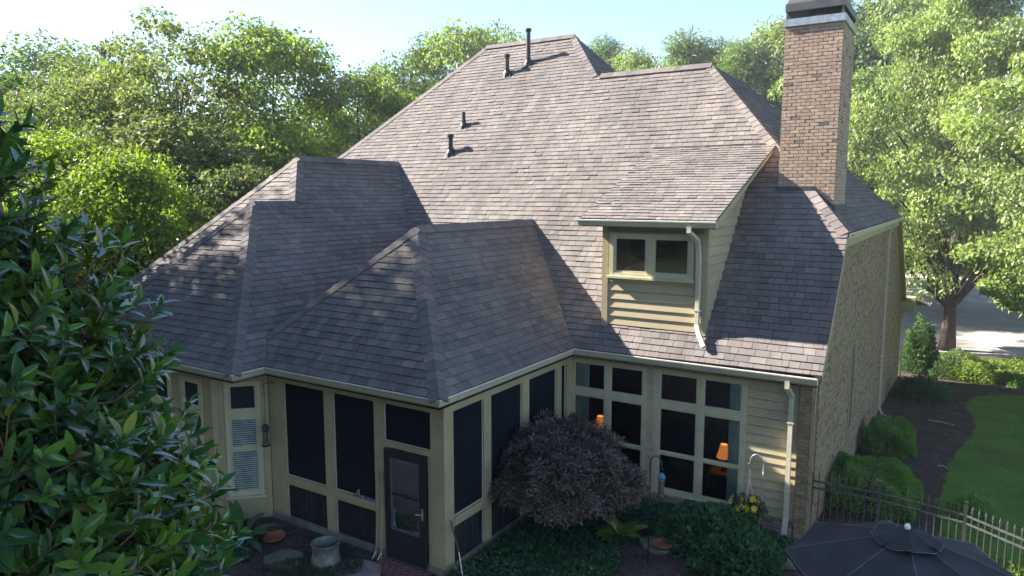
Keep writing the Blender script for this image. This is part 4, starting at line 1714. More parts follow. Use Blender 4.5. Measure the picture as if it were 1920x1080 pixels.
front = [q for q in leaves if in_view(q[0])][:300]
ids = {id(q) for q in front}
variants = []
for tnt in ((.085, .180, .026), (.110, .215, .032), (.065, .140, .022), (.040, .110, .034), (.055, .135, .040), (.070, .155, .042), (.032, .085, .032)):
    mb = MB()
    laurel_leaf(mb, V(0, 0, 0), V(1, 0, 0), V(0, 0, 1), 1.0, .37, tnt, curl=lr.uniform(.10, .34))
    variants.append((tnt, mb.mesh('laurel_leaf', M['laurel'], True)))
for b, d, nrm, L, W, t in front:
    me = min(variants, key=lambda v: sum(abs(v[0][i] - t[i]) for i in range(3)))[1]
    d = d.normalized()
    s = d.cross(nrm).normalized()
    n = s.cross(d)
    o = link('leaf', me, laurel)
    mt = Matrix((d, -s, n)).transposed().to_4x4()
    o.matrix_local = Matrix.Translation(b - LP) @ mt @ Matrix.Diagonal((L, L, L, 1))
mb = MB()
for q in leaves:
    if id(q) not in ids:
        laurel_leaf(mb, q[0] - LP, q[1], q[2], q[3], q[4], q[5], curl=.05 + (hash(q[3]) % 100) / 280)
mb.build('foliage', M['laurel'], laurel, 'stuff', smooth=True)


# ------------------------------------------------------------------ shrubs, maple, ground cover
def bush(name, c, rad, n, leaf, pal, label, cat, group=None, m='leaf', flat=.25, shell=.55, stems=7, seed=0, box=False, asp=.55, up=.4):
    g = np.random.default_rng(seed + 100)
    t = empty(name, (c[0], c[1], gz(c[1]) if len(c) < 3 else c[2]))
    tag(t, label, cat, group)
    d = unit_rand(n, g)
    d[:, 2] = np.abs(d[:, 2]) * 1.1 - flat
    d /= np.linalg.norm(d, axis=1, keepdims=True)
    if box:
        q = np.sign(d) * np.abs(d) ** .55
        dd = q / (np.abs(q) ** 4).sum(1, keepdims=True) ** .25 * .92
    else:
        dd = d
    ph = g.uniform(0, 6.28, 3)
    lob = 1 + .10 * np.sin(4 * d[:, 0] * 2 + ph[0]) * np.cos(5 * d[:, 1] + ph[1]) + .07 * np.sin(9 * d[:, 2] + 7 * d[:, 0] + ph[2])
    k = shell + (1 - shell) * g.random(n) ** .5
    R3 = np.array(rad)
    base = dd * (k * lob)[:, None] * R3 + np.array([0, 0, R3[2] * flat * 1.0])
    base[:, 2] = np.maximum(base[:, 2], .03)
    ld = d + unit_rand(n, g) * .9 + np.array([0, 0, up])
    nr = d + unit_rand(n, g) * .6 + np.array([0, 0, .6])
    P = np.array(PAL[pal])
    tint = P[g.integers(0, len(P), n)] * g.uniform(.75, 1.3, n)[:, None]
    ln = leaf * g.uniform(.65, 1.3, n)
    link('foliage', leaf_mesh(name, base, ld, nr, ln, ln * asp, tint, M[m]), t)
    mb = MB()
    for i in range(stems):
        a = 2 * PI * i / stems + g.uniform(-.3, .3)
        f = g.uniform(.45, .8)
        mb.tube([V(0.04 * math.cos(a), .04 * math.sin(a), -.05), V(rad[0] * f * .45 * math.cos(a), rad[1] * f * .45 * math.sin(a), rad[2] * .45),
                 V(rad[0] * f * math.cos(a), rad[1] * f * math.sin(a), rad[2] * .85)], [.022, .016, .006], 5, caps=False)
    mb.build('stems', M['bark'], t, smooth=True)
    return t


# purple weeping maple: hanging layers of fine fingers
def purple_maple(x, y):
    g = np.random.default_rng(5)
    t = empty('japanese_maple', (x, y, 0))
    tag(t, 'dark purple mounded weeping maple in front of the rear windows', 'maple')
    K = 420
    d = unit_rand(K, g)
    d[:, 2] = np.abs(d[:, 2]) * 1.25 - .42
    d /= np.linalg.norm(d, axis=1, keepdims=True)
    lob = 1 + .08 * np.sin(5 * np.arctan2(d[:, 1], d[:, 0]) + 1) + .07 * np.sin(7 * d[:, 2] + 2)
    cs = d * (lob * g.uniform(.72, 1.0, K))[:, None] * np.array([1.42, 1.42, .98]) + np.array([0, 0, 1.25])
    per = 150
    N = K * per
    ci = np.repeat(np.arange(K), per)
    out = d[ci]
    # each clump is a drooping fan
    tang = unit_rand(N, g)
    off = tang * (g.random(N)[:, None] ** .6) * np.array([.27, .27, .13]) - out * .02
    hor = np.linalg.norm(off[:, :2] + out[:, :2] * .1, axis=1)
    off[:, 2] -= hor * .3
    base = cs[ci] + off
    ld = out * .55 + tang * .6 + np.array([0, 0, -.15]) + unit_rand(N, g) * .5
    nr = out * .9 + np.array([0, 0, .8]) + unit_rand(N, g) * .35
    ln = g.uniform(.05, .09, N)
    P = np.array(PAL['maple'])
    tint = P[g.integers(0, len(P), N)] * g.uniform(.7, 1.4, N)[:, None] * g.uniform(.6, 1.5, K)[ci][:, None]
    link('foliage', leaf_mesh('maple_foliage', base, ld, nr, ln, ln * .52, tint, M['maple']), t)
    mb = MB()
    mb.tube([V(0, 0, -.1), V(.05, .03, .35), V(-.04, .06, .8), V(.02, 0, 1.3)], [.09, .07, .055, .03], 8)
    for i in range(40):
        c = V(*cs[i * 10])
        mb.tube([V(0, 0, .5 + .02 * i), c * .5 + V(0, 0, .75), c], [.03, .018, .006], 5, caps=False)
    mb.build('trunk', M['bark'], t, smooth=True)
    return t


purple_maple(-6.66, 12.5)

bush('clipped_shrub', (-1.42, 17.9), (1.0, 1.25, .93), 26000, .052, 'box', 'wide clipped green shrub behind the black fence post', 'shrub', 'clipped shrubs along the brick wall', flat=.05, shell=.8, box=True, seed=1)
bush('clipped_shrub', (-1.50, 23.6), (.72, 1.15, .80), 20000, .055, 'box', 'darker clipped shrub farther along the brick wall', 'shrub', 'clipped shrubs along the brick wall', flat=.05, shell=.8, box=True, seed=2)
bush('low_shrub', (-1.0, 33.0), (1.05, 1.2, .95), 3600, .10, 'dark', 'sparse dark shrub on mulch below the far downspout', 'shrub', 'loose shrubs along the mulch bed', flat=.02, shell=.35, stems=12, seed=3)
bush('low_shrub', (.55, 18.3), (.42, .45, .42), 1500, .07, 'box', 'small bright shrub seen through the fence by the lawn', 'shrub', 'loose shrubs along the mulch bed', seed=4)
bush('low_shrub', (1.35, 14.9), (.40, .40, .38), 1300, .07, 'lime', 'yellow green shrub at the lower right corner behind fence pickets', 'shrub', 'loose shrubs along the mulch bed', seed=5)
bush('small_evergreen', (-1.5, 40.9), (.85, .85, 2.7), 6000, .13, 'dark', 'upright dark evergreen beside the far house corner', 'shrub', None, flat=.02, shell=.3, stems=9, seed=6)
AZ = 'sunlit azaleas by the street'
for i, (x, y, r, h, pal, lab) in enumerate((
        (-.1, 40.2, .95, .8, 'dark', 'dark green azalea next to the upright evergreen'),
        (.75, 40.0, .95, .85, 'lime', 'largest sunlit yellow green azalea'),
        (1.35, 41.6, .8, .7, 'lime', 'sunlit azalea behind the largest one'),
        (2.0, 40.3, .55, .55, 'lime', 'small round azalea in the middle of the row by the lawn'),
        (2.55, 39.9, .50, .5, 'box', 'small mid green azalea near the right edge'),
        (3.1, 40.6, .6, .6, 'lime', 'sunlit azalea last at the right edge'),
        (2.5, 42.4, .9, .7, 'lime', 'pale azalea at the back of the row near the street'),
        (3.4, 43.2, 1.0, .75, 'green', 'broad green azalea at the back right'),
        (.2, 43.0, 1.0, .8, 'green', 'green azalea at the foot of the maple trunk'))):
    bush('azalea', (x, y), (r, r, h), 2600, .10, pal, lab, 'azalea', AZ, flat=.1, shell=.6, seed=10 + i)

bush('garden_shrub', (-3.72, 13.4), (1.05, .80, .72), 8000, .105, 'ivy', 'leafy green shrub under the right rear window', 'shrub', None, flat=.1, shell=.5, seed=30, asp=.6)
bush('garden_shrub', (-3.2, 12.9), (.75, .75, .6), 4200, .105, 'ivy', 'leafy green shrub beside the umbrella edge', 'shrub', None, flat=.1, shell=.5, seed=31, asp=.6)


def scatter(name, poly, n, h, leaf, pal, m, kind='stuff', seed=0, asp=.6, up=.8, lumps=.5, label=None):
    g = np.random.default_rng(seed)
    xs = [p[0] for p in poly]
    ys = [p[1] for p in poly]
    pts = np.stack([g.uniform(min(xs), max(xs), n * 2), g.uniform(min(ys), max(ys), n * 2)], 1)
    inside = np.zeros(len(pts), bool)
    j = len(poly) - 1
    for i in range(len(poly)):
        xi, yi = poly[i]
        xj, yj = poly[j]
        c = ((yi > pts[:, 1]) != (yj > pts[:, 1])) & (pts[:, 0] < (xj - xi) * (pts[:, 1] - yi) / (yj - yi + 1e-12) + xi)
        inside ^= c
        j = i
    pts = pts[inside][:n]
    k = len(pts)
    lump = .5 + .5 * np.sin(pts[:, 0] * 5.1 + 1.7 * np.sin(pts[:, 1] * 3.3)) * np.sin(pts[:, 1] * 4.7 + 1.3 * np.sin(pts[:, 0] * 2.9))
    z = g.random(k) * h * (1 - lumps + lumps * lump)
    gy = np.where(pts[:, 1] < 14.5, 0, np.maximum(-.075 * (pts[:, 1] - 14.5), -1.9125))
    base = np.stack([pts[:, 0], pts[:, 1], z + gy + .01], 1)
    ld = unit_rand(k, g) * np.array([1, 1, .5]) + np.array([0, 0, up])
    nr = unit_rand(k, g) * .5 + np.array([0, 0, 1.0])
    P = np.array(PAL[pal])
    tint = P[g.integers(0, len(P), k)] * g.uniform(.7, 1.35, k)[:, None]
    ln = leaf * g.uniform(.6, 1.35, k)
    o = link(name, leaf_mesh(name, base, ld, nr, ln, ln * asp, tint, M[m]), None, kind)
    if label:
        o['label'] = label
    return o


scatter('ground_cover', [(-7.4, 9.0), (-5.3, 9.3), (-5.0, 11.5), (-5.25, 12.2), (-5.15, 13.2), (-4.4, 13.9), (-3.0, 14.3), (-3.0, 14.55), (-7.45, 14.55)], 26000, .20, .075, 'ivy', 'leaf', seed=1, up=.2,
        label='dark green ground cover under the purple maple')
scatter('ground_cover', [(-4.1, 13.0), (-3.9, 12.1), (-2.4, 12.4), (-2.4, 14.3), (-3.5, 14.4)], 7000, .22, .08, 'ivy', 'leaf', seed=2, up=.2,
        label='green ground cover between window wall and umbrella')
PAL['mondo'] = [(.06, .085, .04), (.045, .07, .03), (.08, .10, .05)]
scatter('ground_cover', [(-10.7, 8.0), (-9.3, 8.3), (-8.9, 8.9), (-9.2, 9.35), (-10.4, 9.4), (-10.2, 8.7)], 3200, .07, .10, 'mondo', 'grass', seed=3, asp=.12, up=.7, label='tufts of narrow grass round the metal tub')
scatter('ground_cover', [(-13.5, 7.4), (-11.9, 7.2), (-11.0, 8.1), (-11.9, 9.2), (-13.0, 8.8)], 5200, .16, .08, 'ivy', 'leaf', seed=4, up=.3, label='low green plants in the bed below the bay window')
PAL['chips'] = [(.07, .05, .04), (.10, .07, .055), (.05, .036, .03), (.14, .11, .085)]
scatter('bark_chips', BED, 22000, .012, .07, 'chips', 'chip', seed=5, asp=.4, up=.05, lumps=0, label='bark chips and dry leaves on the mulch bed')
scatter('bark_chips', [(-13.4, 7), (-7, 7), (-3.2, 12.2), (-4.6, 13.2), (-7.4, 9.0), (-9.5, 9.5), (-12, 9.6)], 9000, .012, .05, 'chips', 'chip', seed=6, asp=.5, up=.05, lumps=0, label='bark chips in the garden bed by the porch')
PAL['turf'] = [(.095, .185, .026), (.115, .205, .030), (.080, .160, .024), (.14, .19, .04)]
scatter('grass', LAWN[:19] + [(9, 37.6), (9, 15)], 90000, .012, .065, 'turf', 'grass', seed=7, asp=.16, up=.8, lumps=0, label='short green turf of the side lawn')


def strap_plant(x, y, n, L, W, tints, label, seed, z=0.0, name='hosta', cat='plant'):
    r = random.Random(seed)
    t = empty(name, (x, y, z))
    tag(t, label, cat)
    for i in range(n):
        mb = MB()
        a = 2 * PI * i / n + r.uniform(-.3, .3)
        el = r.uniform(.5, 1.2)
        d = V(math.cos(a) * math.cos(el), math.sin(a) * math.cos(el), math.sin(el))
        ll = L * r.uniform(.7, 1.2)
        b = V(0, 0, .02) + d * ll * .35
        mb.tube([V(0, 0, 0), b], [.008, .006], 4, caps=False, tint=tints[0])
        laurel_leaf(mb, b, (d + V(0, 0, -.35)), V(0, 0, 1) - d * .3, ll, ll * W, r.choice(tints), curl=r.uniform(.2, .5))
        mb.build('leaf', M['laurel'], t, smooth=True)
    return t


strap_plant(-5.40, 12.65, 15, .42, .56, [(.20, .29, .035), (.26, .33, .04), (.15, .25, .035)], 'yellow green hosta at the right foot of the purple maple', 3)
strap_plant(-11.75, 8.55, 18, .62, .26, [(.045, .13, .025), (.035, .10, .025), (.055, .15, .03)], 'large leaved green plant below the bay window', 4, name='broad_leaf_plant')
strap_plant(-12.35, 8.3, 14, .55, .26, [(.04, .12, .025), (.03, .09, .025)], 'broad leaved green plant behind the foreground laurel by the bay wall', 6, name='broad_leaf_plant')

# ------------------------------------------------------------------ garden things
# metal tub
tub = empty('metal_tub', (-9.72, 8.86, 0))
tag(tub, 'weathered zinc tub with flared foot beside the path', 'tub')
mb = MB()
mb.lathe([(.30, 0), (.285, .05), (.25, .2), (.245, .42), (.255, .43), (.26, .42), (.25, .445), (.235, .44), (.232, .2), (.24, .1), (.0, .09)], (0, 0, 0), 28)
mb.build('body', M['zinc'], tub, smooth=True)
mb = MB()
mb.tube([(.255 * math.cos(a), .255 * math.sin(a), .435) for a in np.linspace(0, 2 * PI, 29)], .011, 6, caps=False)
mb.build('rim', M['zinc'], tub, smooth=True)
mb = MB()
mb.tube([(.235 * math.cos(1.0), .235 * math.sin(1.0), .42), (.10, .02, .36), (-.05, -.2, .41), (-.12, -.26, .40)], .008, 6)
mb.build('handle', M['black_metal'], tub)


def saucer(x, y, z, r, label, tilt=0.0):
    t = empty('saucer', (x, y, z))
    t.rotation_euler = (tilt, -tilt * .4, 0)
    tag(t, label, 'saucer', 'terracotta saucers in the garden')
    mb = MB()
    mb.lathe([(r * .6, 0), (r * .62, .012), (r * .92, .05), (r, .065), (r * 1.0, .078), (r * .94, .08), (r * .86, .055), (r * .55, .026), (.0, .024)], (0, 0, 0), 28)
    mb.build('dish', M['terra'], t, smooth=True)


saucer(-11.28, 8.97, .03, .22, 'orange terracotta saucer at the left by the porch corner', .12)
saucer(-4.56, 12.70, .10, .21, 'reddish terracotta saucer on a stone under the right rear window', .0)


def stone(name, x, y, rx, ry, h, m, label, seed, cat='stepping stone', rz=0, group='stepping stones in the garden'):
    r = random.Random(seed)
    mb = MB()
    n = 18
    rr = [1 + r.uniform(-.10, .10) for _ in range(n)]
    lv = [(1.0, 0), (1.02, h * .6), (.95, h)]
    for f, z in lv:
        for i in range(n):
            a = 2 * PI * i / n
            px, py = rx * rr[i] * f * math.cos(a), ry * rr[i] * f * math.sin(a)
            mb.v.append((px * math.cos(rz) - py * math.sin(rz), px * math.sin(rz) + py * math.cos(rz), z))
    for l in range(2):
        for i in range(n):
            i2 = (i + 1) % n
            mb.f.append((l * n + i, l * n + i2, l * n + n + i2, l * n + n + i))
            mb.t.append((1, 1, 1))
    mb.f.append(tuple(2 * n + i for i in range(n)))
    mb.t.append((1, 1, 1))
    o = mb.build(name, M[m])
    o.location = (x, y, 0)
    tag(o, label, cat, group)
    return o


stone('stepping_stone', -10.45, 8.52, .42, .36, .06, 'slate', 'mossy round stepping stone left of the metal tub', 1)
stone('stepping_stone', -4.72, 12.80, .34, .30, .09, 'slate', 'grey stone carrying the reddish saucer under the window', 2)
stone('stepping_stone', -6.55, 10.25, .30, .24, .05, 'slate', 'small grey stone among the ivy near the porch corner', 3)
stone('path_slab', -9.05, 8.95, .50, .42, .05, 'path', 'pale flat path slab at the porch door', 4, 'path slab', .4, 'path slabs')
stone('path_slab', -8.7, 8.1, .55, .45, .045, 'path', 'pale path slab at the bottom edge in front of the door mat', 5, 'path slab', .1, 'path slabs')
mb = MB()
mb.hexa([V(*p) for p in ((-2.72, 13.15, .02), (-2.2, 13.3, .02), (-2.3, 13.75, .02), (-2.8, 13.6, .02), (-2.72, 13.15, .10), (-2.2, 13.3, .10), (-2.3, 13.75, .10), (-2.8, 13.6, .10))])
o = mb.build('splash_block', M['slate'])
tag(o, 'grey square paving block at the foot of the downspout by the umbrella', 'paving block')

# door mat: half round, patterned in small diamonds
dm = empty('door_mat', (-8.40, 9.60, .012))
tag(dm, 'dark red patterned half round mat at the porch door', 'door mat')
mb = MB()
n = 22
arc = [V(.62 * math.cos(PI + PI * i / n), .50 * math.sin(PI + PI * i / n), 0) for i in range(n + 1)]
mb.v += [tuple(p) for p in arc] + [tuple(p + V(0, 0, .015)) for p in arc]
k = n + 1
mb.f = [tuple(range(k, 2 * k))] + [(i, i + 1, k + i + 1, k + i) for i in range(n)] + [(n, 0, k, k + n)]
mb.t = [(.13, .045, .045)] * len(mb.f)
mb.build('base', M['mat'], dm)
mb = MB()
for ix in range(-12, 13):
    for iy in range(0, 11):
        x, y = ix * .05 + (iy % 2) * .025, -.02 - iy * .047
        if (x / .58) ** 2 + (y / .46) ** 2 < 1:
            t = (.30, .20, .19) if (ix + iy) % 3 else (.20, .07, .065)
            mb.hexa([V(x - .02, y, .0151), V(x, y - .019, .0151), V(x + .02, y, .0151), V(x, y + .019, .0151),
                     V(x - .018, y, .019), V(x, y - .017, .019), V(x + .018, y, .019), V(x, y + .017, .019)], t)
mb.build('pattern', M['mat'], dm, 'stuff')


# figurines on the porch rail
def figurine(x, y, z, lying, label):
    t = empty('figurine', (x, y, z))
    tag(t, label, 'figurine', 'small figurines on the porch rail')
    mb = MB()
    if lying:
        mb.tube([(-.10, 0, .03), (-.02, -.01, .035), (.07, -.01, .03)], [.02, .034, .028], 8)
        mb.tube([(.07, .0, .03), (.12, -.02, .055), (.17, -.01, .014)], [.02, .016, .012], 6)
        mb.tube([(.07, -.02, .03), (.12, -.04, .03), (.17, -.04, .012)], [.02, .016, .012], 6)
    else:
        mb.tube([(0, 0, .012), (0, 0, .06), (0, 0, .115)], [.042, .034, .02], 8)
        mb.tube([(-.01, -.01, .03), (-.08, -.03, .045), (-.11, -.04, .01)], [.024, .018, .013], 6)
        mb.tube([(.01, -.01, .03), (.08, -.03, .045), (.12, -.04, .01)], [.024, .018, .013], 6)
    mb.build('body', M['fig_blue'], t, smooth=True)
    mb = MB()
    c = (-.13, 0, .035) if lying else (0, 0, .125)
    mb.lathe([(.008, -.022), (.02, -.012), (.024, .005), (.019, .022), (.006, .032)], c, 10)
    if not lying:
        mb.tube([(-.02, 0, .10), (-.05, -.02, .07), (-.07, -.03, .05)], .009, 5)
        mb.tube([(.02, 0, .10), (.05, -.02, .07), (.07, -.03, .05)], .009, 5)
    mb.build('head', M['fig_skin'], t, smooth=True)


figurine(-9.66, FYW - .01, 1.03, False, 'sitting blue figurine on the rail left of the porch door')
figurine(-9.40, FYW - .01, 1.03, True, 'reclining blue figurine on the rail nearest the porch door')

# two walking sticks leaning by the door and one at the corner
for i, (x, lab, y1) in enumerate(((-9.12, 'thin tan walking stick with pale fork leaning left of the porch door', .02), (-8.99, 'thin tan walking stick leaning closest to the porch door', .02))):
    st = empty('walking_stick', (x, FYW - .17, .02))
    tag(st, lab, 'walking stick', 'walking sticks leaning at the porch door')
    mb = MB()
    mb.tube([(0.03, 0, 0), (0, .08, .7), (-.01, .14, 1.52)], .012, 6)
    mb.build('shaft', M['trim'], st)
    mb = MB()
    mb.tube([(-.01, .125, 1.52), (-.01, .125, 1.66)], .024, 6)
    mb.build('grip', M['trim'], st)
    mb = MB()
    mb.tube([(.03, 0, .12), (.01, -.07, 0)], .009, 5)
    mb.build('foot', M['ivory'], st)
st = empty('cane', (-7.36, 9.72, 0))
tag(st, 'black cane with pale lower end leaning on the porch corner post', 'cane')
mb = MB()
mb.tube([(.10, 0, .55), (-.05, .02, .95), (-.09, .02, 1.08)], .016, 7)
mb.build('handle', M['black_metal'], st)
mb = MB()
mb.tube([(.20, 0, 0), (.10, 0, .55)], .010, 6)
mb.build('shaft', M['ivory'], st)


# bird feeders
def tube_feeder(x, y, z, top_m, label, h=.34, r=.055, line=None):
    t = empty('bird_feeder', (x, y, z))
    tag(t, label, 'bird feeder', 'tube bird feeders')
    mb = MB()
    mb.lathe([(r, 0), (r, h)], (0, 0, 0), 14)
    mb.build('tube', M['tube'], t)
    mb = MB()
    mb.lathe([(r * .3, h + .09), (r * .7, h + .075), (r * 1.2, h + .035), (r * 1.35, h + .0), (r * 1.2, h - .012)], (0, 0, 0), 14)
    mb.lathe([(r * 1.15, h - .055), (r * 1.15, h - .025)], (0, 0, 0), 14)
    mb.build('cap', M[top_m], t, smooth=False)
    mb = MB()
    mb.lathe([(r * 1.1, -.03), (r * 1.5, -.02), (r * 1.5, -.008), (r * 1.1, .0)], (0, 0, 0), 14)
    for a in (0, PI / 2, PI, 3 * PI / 2):
        mb.tube([(r * math.cos(a), r * math.sin(a), .05), (r * 2.1 * math.cos(a), r * 2.1 * math.sin(a), .045)], .005, 5)
    mb.build('perch_tray', M['black_metal'], t)
    mb = MB()
    hh = line or .2
    mb.tube([(0, 0, h + .09), (0.01, 0, h + .09 + hh * .5), (0, 0, h + .09 + hh)], .006, 5)
    mb.build('hanger', M['black_metal'], t)
    return t


tube_feeder(-12.0, 9.42, 1.72, 'black_metal', 'black topped tube feeder hanging at the left porch post', .36, .06, .95)
hk = empty('wall_hook', (-12.0, 9.70, 3.0))
tag(hk, 'small black hook holding the tube feeder on the left porch post', 'hook')
mb = MB()
mb.tube([(0, 0, -.02), (0, -.12, .01), (0, -.26, .03), (0, -.30, .0), (0, -.28, -.03)], .008, 6)
mb.build('arm', M['black_metal'], hk)


def shepherd_hook(x, y, H, reach, label, m='black_metal', flip=1):
    t = empty('shepherd_hook', (x, y, 0))
    tag(t, label, 'garden hook', 'shepherd hooks in the garden')
    pts = [V(0, 0, -.1), V(0, 0, H * .5), V(0, 0, H - .12)]
    for i in range(9):
        a = PI - PI * 1.05 * i / 8
        pts.append(V(flip * (reach / 2 + reach / 2 * math.cos(a)), 0, H - .12 + .17 * math.sin(a)))
    pts += [V(flip * (reach + .03), 0, H - .19), V(flip * (reach + .05), 0, H - .17)]
    mb = MB()
    mb.tube(pts, .011, 7)
    mb.build('pole', M[m], t, smooth=True)
    mb = MB()
    mb.tube([(-.12, 0, .10), (.12, 0, .10)], .009, 5)
    mb.build('foot_bar', M['black_metal'], t)
    return t


shepherd_hook(-4.62, 12.10, 2.08, .22, 'thin black shepherd hook holding the blue topped feeder', flip=1)
tube_feeder(-4.40, 12.10, 1.38, 'teal', 'blue topped tube feeder hanging from the shepherd hook before the windows', .36, .055, .12)
shepherd_hook(-3.02, 14.0, 1.78, .26, 'pale shepherd hook carrying the yellow flower basket', flip=-1, m='galv')

# hanging basket with yellow flowers
hb = empty('flower_basket', (-3.28, 14.0, .62))
tag(hb, 'hanging coir basket overflowing with yellow flowers', 'hanging basket')
mb = MB()
mb.lathe([(.05, -.17), (.12, -.14), (.17, -.06), (.185, 0.02), (.17, .02), (.15, 0)], (0, 0, 0), 18, wob=.02)
mb.build('basket', M['coir'], hb, smooth=True)
mb = MB()
for a in (.4, 2.5, 4.6):
    mb.tube([(.18 * math.cos(a), .18 * math.sin(a), .02), (.01 * math.cos(a), .01 * math.sin(a), .62), (0, 0, .92)], .009, 5)
mb.lathe([(.012, .60), (.024, .62), (.024, .66), (.012, .68)], (0, 0, 0), 8)
mb.build('cord', M['twine'], hb)
g = np.random.default_rng(3)
n = 1500
d = unit_rand(n, g)
d[:, 2] = d[:, 2] * .75 + .2
base = d * (g.random(n)[:, None] ** .5) * np.array([.36, .36, .24]) + np.array([0, 0, .10])
base[:, 2] -= np.maximum(0, np.hypot(base[:, 0], base[:, 1]) - .2) * .7
ln = .055 * g.uniform(.6, 1.3, n)
P = np.array([(.03, .075, .03), (.04, .10, .035), (.025, .06, .04)])
link('foliage', leaf_mesh('basket_foliage', base, d + unit_rand(n, g) * .6, d + np.array([0, 0, .6]), ln, ln * .6, P[g.integers(0, 3, n)], M['leaf']), hb)
fr = random.Random(8)
for i in range(19):
    a = fr.uniform(0, 2 * PI)
    rr = fr.uniform(.12, .42)
    c = V(rr * math.cos(a), rr * math.sin(a), .30 - rr * .5 + fr.uniform(-.04, .08))
    if fr.random() < .25:
        c.z -= .2
    ax = (V(math.cos(a) * .8, math.sin(a) * .8 - .5, .6)).normalized()
    e1 = ax.orthogonal().normalized()
    e2 = ax.cross(e1)
    mb = MB()
    for k in range(6):
        b = 2 * PI * k / 6
        dd = (e1 * math.cos(b) + e2 * math.sin(b)) * .9 + ax * .5
        laurel_leaf(mb, c, dd, ax, fr.uniform(.06, .085), .06, (.66, .50, .03), curl=.25)
    mb.build('flower', M['petal'], hb, smooth=True)

# ------------------------------------------------------------------ patio umbrella
um = empty('patio_umbrella', (-.37, 10.15, 0))
tag(um, 'large charcoal patio umbrella open at the lower right', 'umbrella')
UR, UZ0, UZ1 = 1.45, 2.06, 2.52
K8 = 8
for k in range(K8):
    mb = MB()
    a0, a1 = 2 * PI * k / K8 + .22, 2 * PI * (k + 1) / K8 + .22
    rows_ = 7
    cols_ = 6
    P0 = []
    for i in range(rows_ + 1):
        f = .10 + .90 * i / rows_
        row = []
        for j in range(cols_ + 1):
            s_ = j / cols_
            p0 = V(math.cos(a0), math.sin(a0), 0)
            p1 = V(math.cos(a1), math.sin(a1), 0)
            q = p0.lerp(p1, s_) * UR * f
            z = UZ1 - (UZ1 - UZ0) * (f ** 1.15) - .075 * math.sin(PI * s_) * f * (1 if f < 1 else .7)
            row.append(V(q.x, q.y, z))
        P0.append(row)
    for i in range(rows_):
        for j in range(cols_):
            mb.poly([P0[i][j], P0[i][j + 1], P0[i + 1][j + 1], P0[i + 1][j]])
    # hem
    for j in range(cols_):
        p, q = P0[-1][j], P0[-1][j + 1]
        mb.poly([p, q, q - V(0, 0, .05), p - V(0, 0, .05)])
    mb.build('canopy_panel', M['canvas'], um, smooth=True)
    mb = MB()
    mb.tube([P0[i][0] + V(0, 0, .004) for i in range(rows_ + 1)], .006, 5)
    mb.build('seam', M['piping'], um, smooth=True)
    mb = MB()
    mb.tube([P0[-1][j] + V(0, 0, .004) for j in range(cols_ + 1)], .006, 5)
    mb.build('edge_piping', M['piping'], um, smooth=True)
    mb = MB()
    mb.tube([V(0, 0, UZ1 - .12), P0[-1][0] - V(0, 0, .03)], .011, 5)
    mb.build('rib', M['black_metal'], um)
    mb = MB()
    b0 = 0
    vr = .42
    cap_pts = []
    for i in range(4):
        f = .04 + .96 * i / 3
        row = []
        for j in range(5):
            s_ = j / 4
            p0 = V(math.cos(a0), math.sin(a0), 0)
            p1 = V(math.cos(a1), math.sin(a1), 0)
            q = p0.lerp(p1, s_) * vr * f
            z = UZ1 + .085 - .135 * f ** 1.05 - .03 * math.sin(PI * s_) * f + (.025 * math.sin(k * 2.1 + j) if i == 3 else 0)
            row.append(V(q.x, q.y, z))
        cap_pts.append(row)
    for i in range(3):
        for j in range(4):
            mb.poly([cap_pts[i][j], cap_pts[i][j + 1], cap_pts[i + 1][j + 1], cap_pts[i + 1][j]])
    mb.build('vent_flap', M['canvas'], um, smooth=True)
    mb = MB()
    mb.tube([cap_pts[3][j] + V(0, 0, .003) for j in range(5)], .006, 5)
    mb.build('vent_piping', M['piping'], um, smooth=True)
mb = MB()
mb.tube([V(0, 0, 0), V(0, 0, UZ1 + .08)], .022, 10)
mb.build('pole', M['black_metal'], um)
mb = MB()
mb.lathe([(.028, .07), (.036, .085), (.034, .12), (.022, .14), (.010, .145)], (0, 0, UZ1), 12)
mb.build('finial', M['ivory'], um, smooth=True)
mb = MB()
mb.lathe([(.26, 0), (.26, .05), (.20, .08), (.05, .10), (.04, .30)], (0, 0, 0), 20)
mb.build('base', M['black_metal'], um)

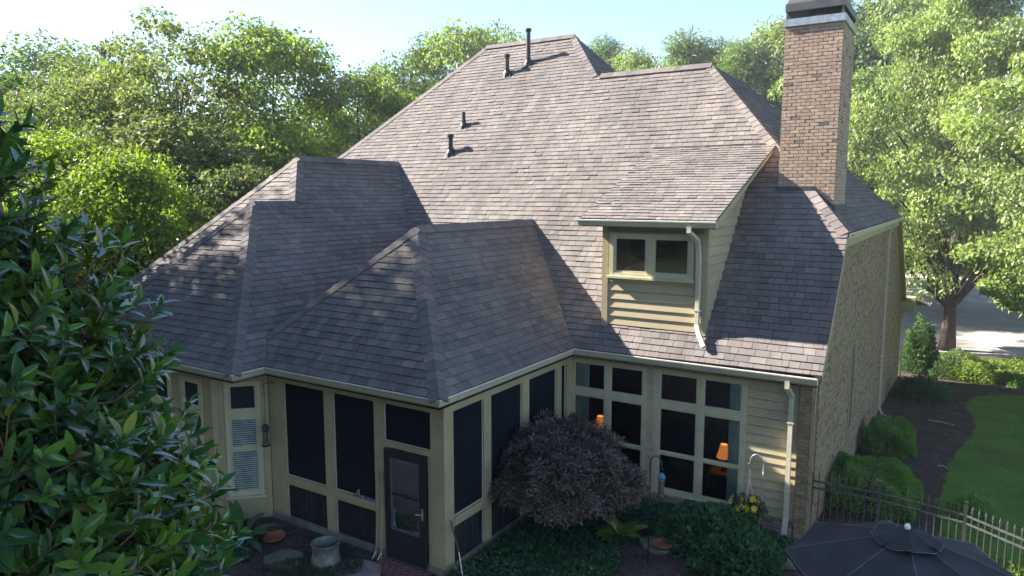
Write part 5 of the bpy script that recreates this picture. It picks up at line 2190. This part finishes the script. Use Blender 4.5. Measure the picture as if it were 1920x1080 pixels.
# ------------------------------------------------------------------ picket fence
fe = empty('picket_fence', (-2.5, 14.96, 0))
tag(fe, 'black metal picket fence with spear tips running from the house corner', 'fence')
FP = [V(-2.5, 14.96, 0), V(-1.06, 14.96, 0), V(.35, 14.72, 0), V(1.75, 13.75, 0), V(3.2, 12.6, 0)]
fo = V(-2.5, 14.96, 0)
picket = MB()
picket.tube([(0, 0, .05), (0, 0, 1.24)], .009, 6)
picket_me = picket.mesh('picket', M['fence_metal'])
tipm = MB()
tipm.lathe([(.009, 1.24), (.017, 1.25), (.011, 1.27), (.019, 1.295), (.010, 1.34), (.002, 1.375)], (0, 0, 0), 6)
tip_me = tipm.mesh('spear_tip', M['fence_metal'])
for i, p in enumerate(FP):
    mb = MB()
    q = p - fo
    hgt = 1.40 if i != 0 else 1.45
    mb.box((q.x - .028, q.y - .028, -.05), (q.x + .028, q.y + .028, hgt))
    mb.box((q.x - .034, q.y - .034, hgt + .0005), (q.x + .034, q.y + .034, hgt + .02))
    mb.build('post', M['fence_metal'], fe)
for a, b in zip(FP, FP[1:]):
    d = b - a
    n = max(2, round(d.length / .118))
    for z in (1.02, 1.16, .14):
        mb = MB()
        nn = V(-d.y, d.x, 0).normalized() * .014
        q = [a - fo - nn, b - fo - nn, b - fo + nn, a - fo + nn]
        mb.hexa([p + V(0, 0, z - .016) for p in q] + [p + V(0, 0, z + .016) for p in q])
        mb.build('rail', M['fence_metal'], fe)
    for i in range(1, n):
        p = a + d * (i / n) - fo
        o = link('picket', picket_me, fe)
        o.location = p
        tpo = link('spear_tip', tip_me, o)

# sticks lying on the mulch
for a, b, lab in (((-.66, 28.78), (.15, 28.51), 'pale fallen stick lying on the mulch in front of the lawn curve'), ((-.2, 22.45), (.03, 22.4), 'short pale stick on the mulch beside the lawn edge')):
    mb = MB()
    z = gz(a[1])
    mb.tube([V(*a, z + .03), V((a[0] + b[0]) / 2, (a[1] + b[1]) / 2 + .05, z + .05), V(*b, gz(b[1]) + .03)], [.025, .02, .012], 6)
    o = mb.build('fallen_stick', M['stucco_tan'])
    tag(o, lab, 'stick', 'fallen sticks on the mulch')
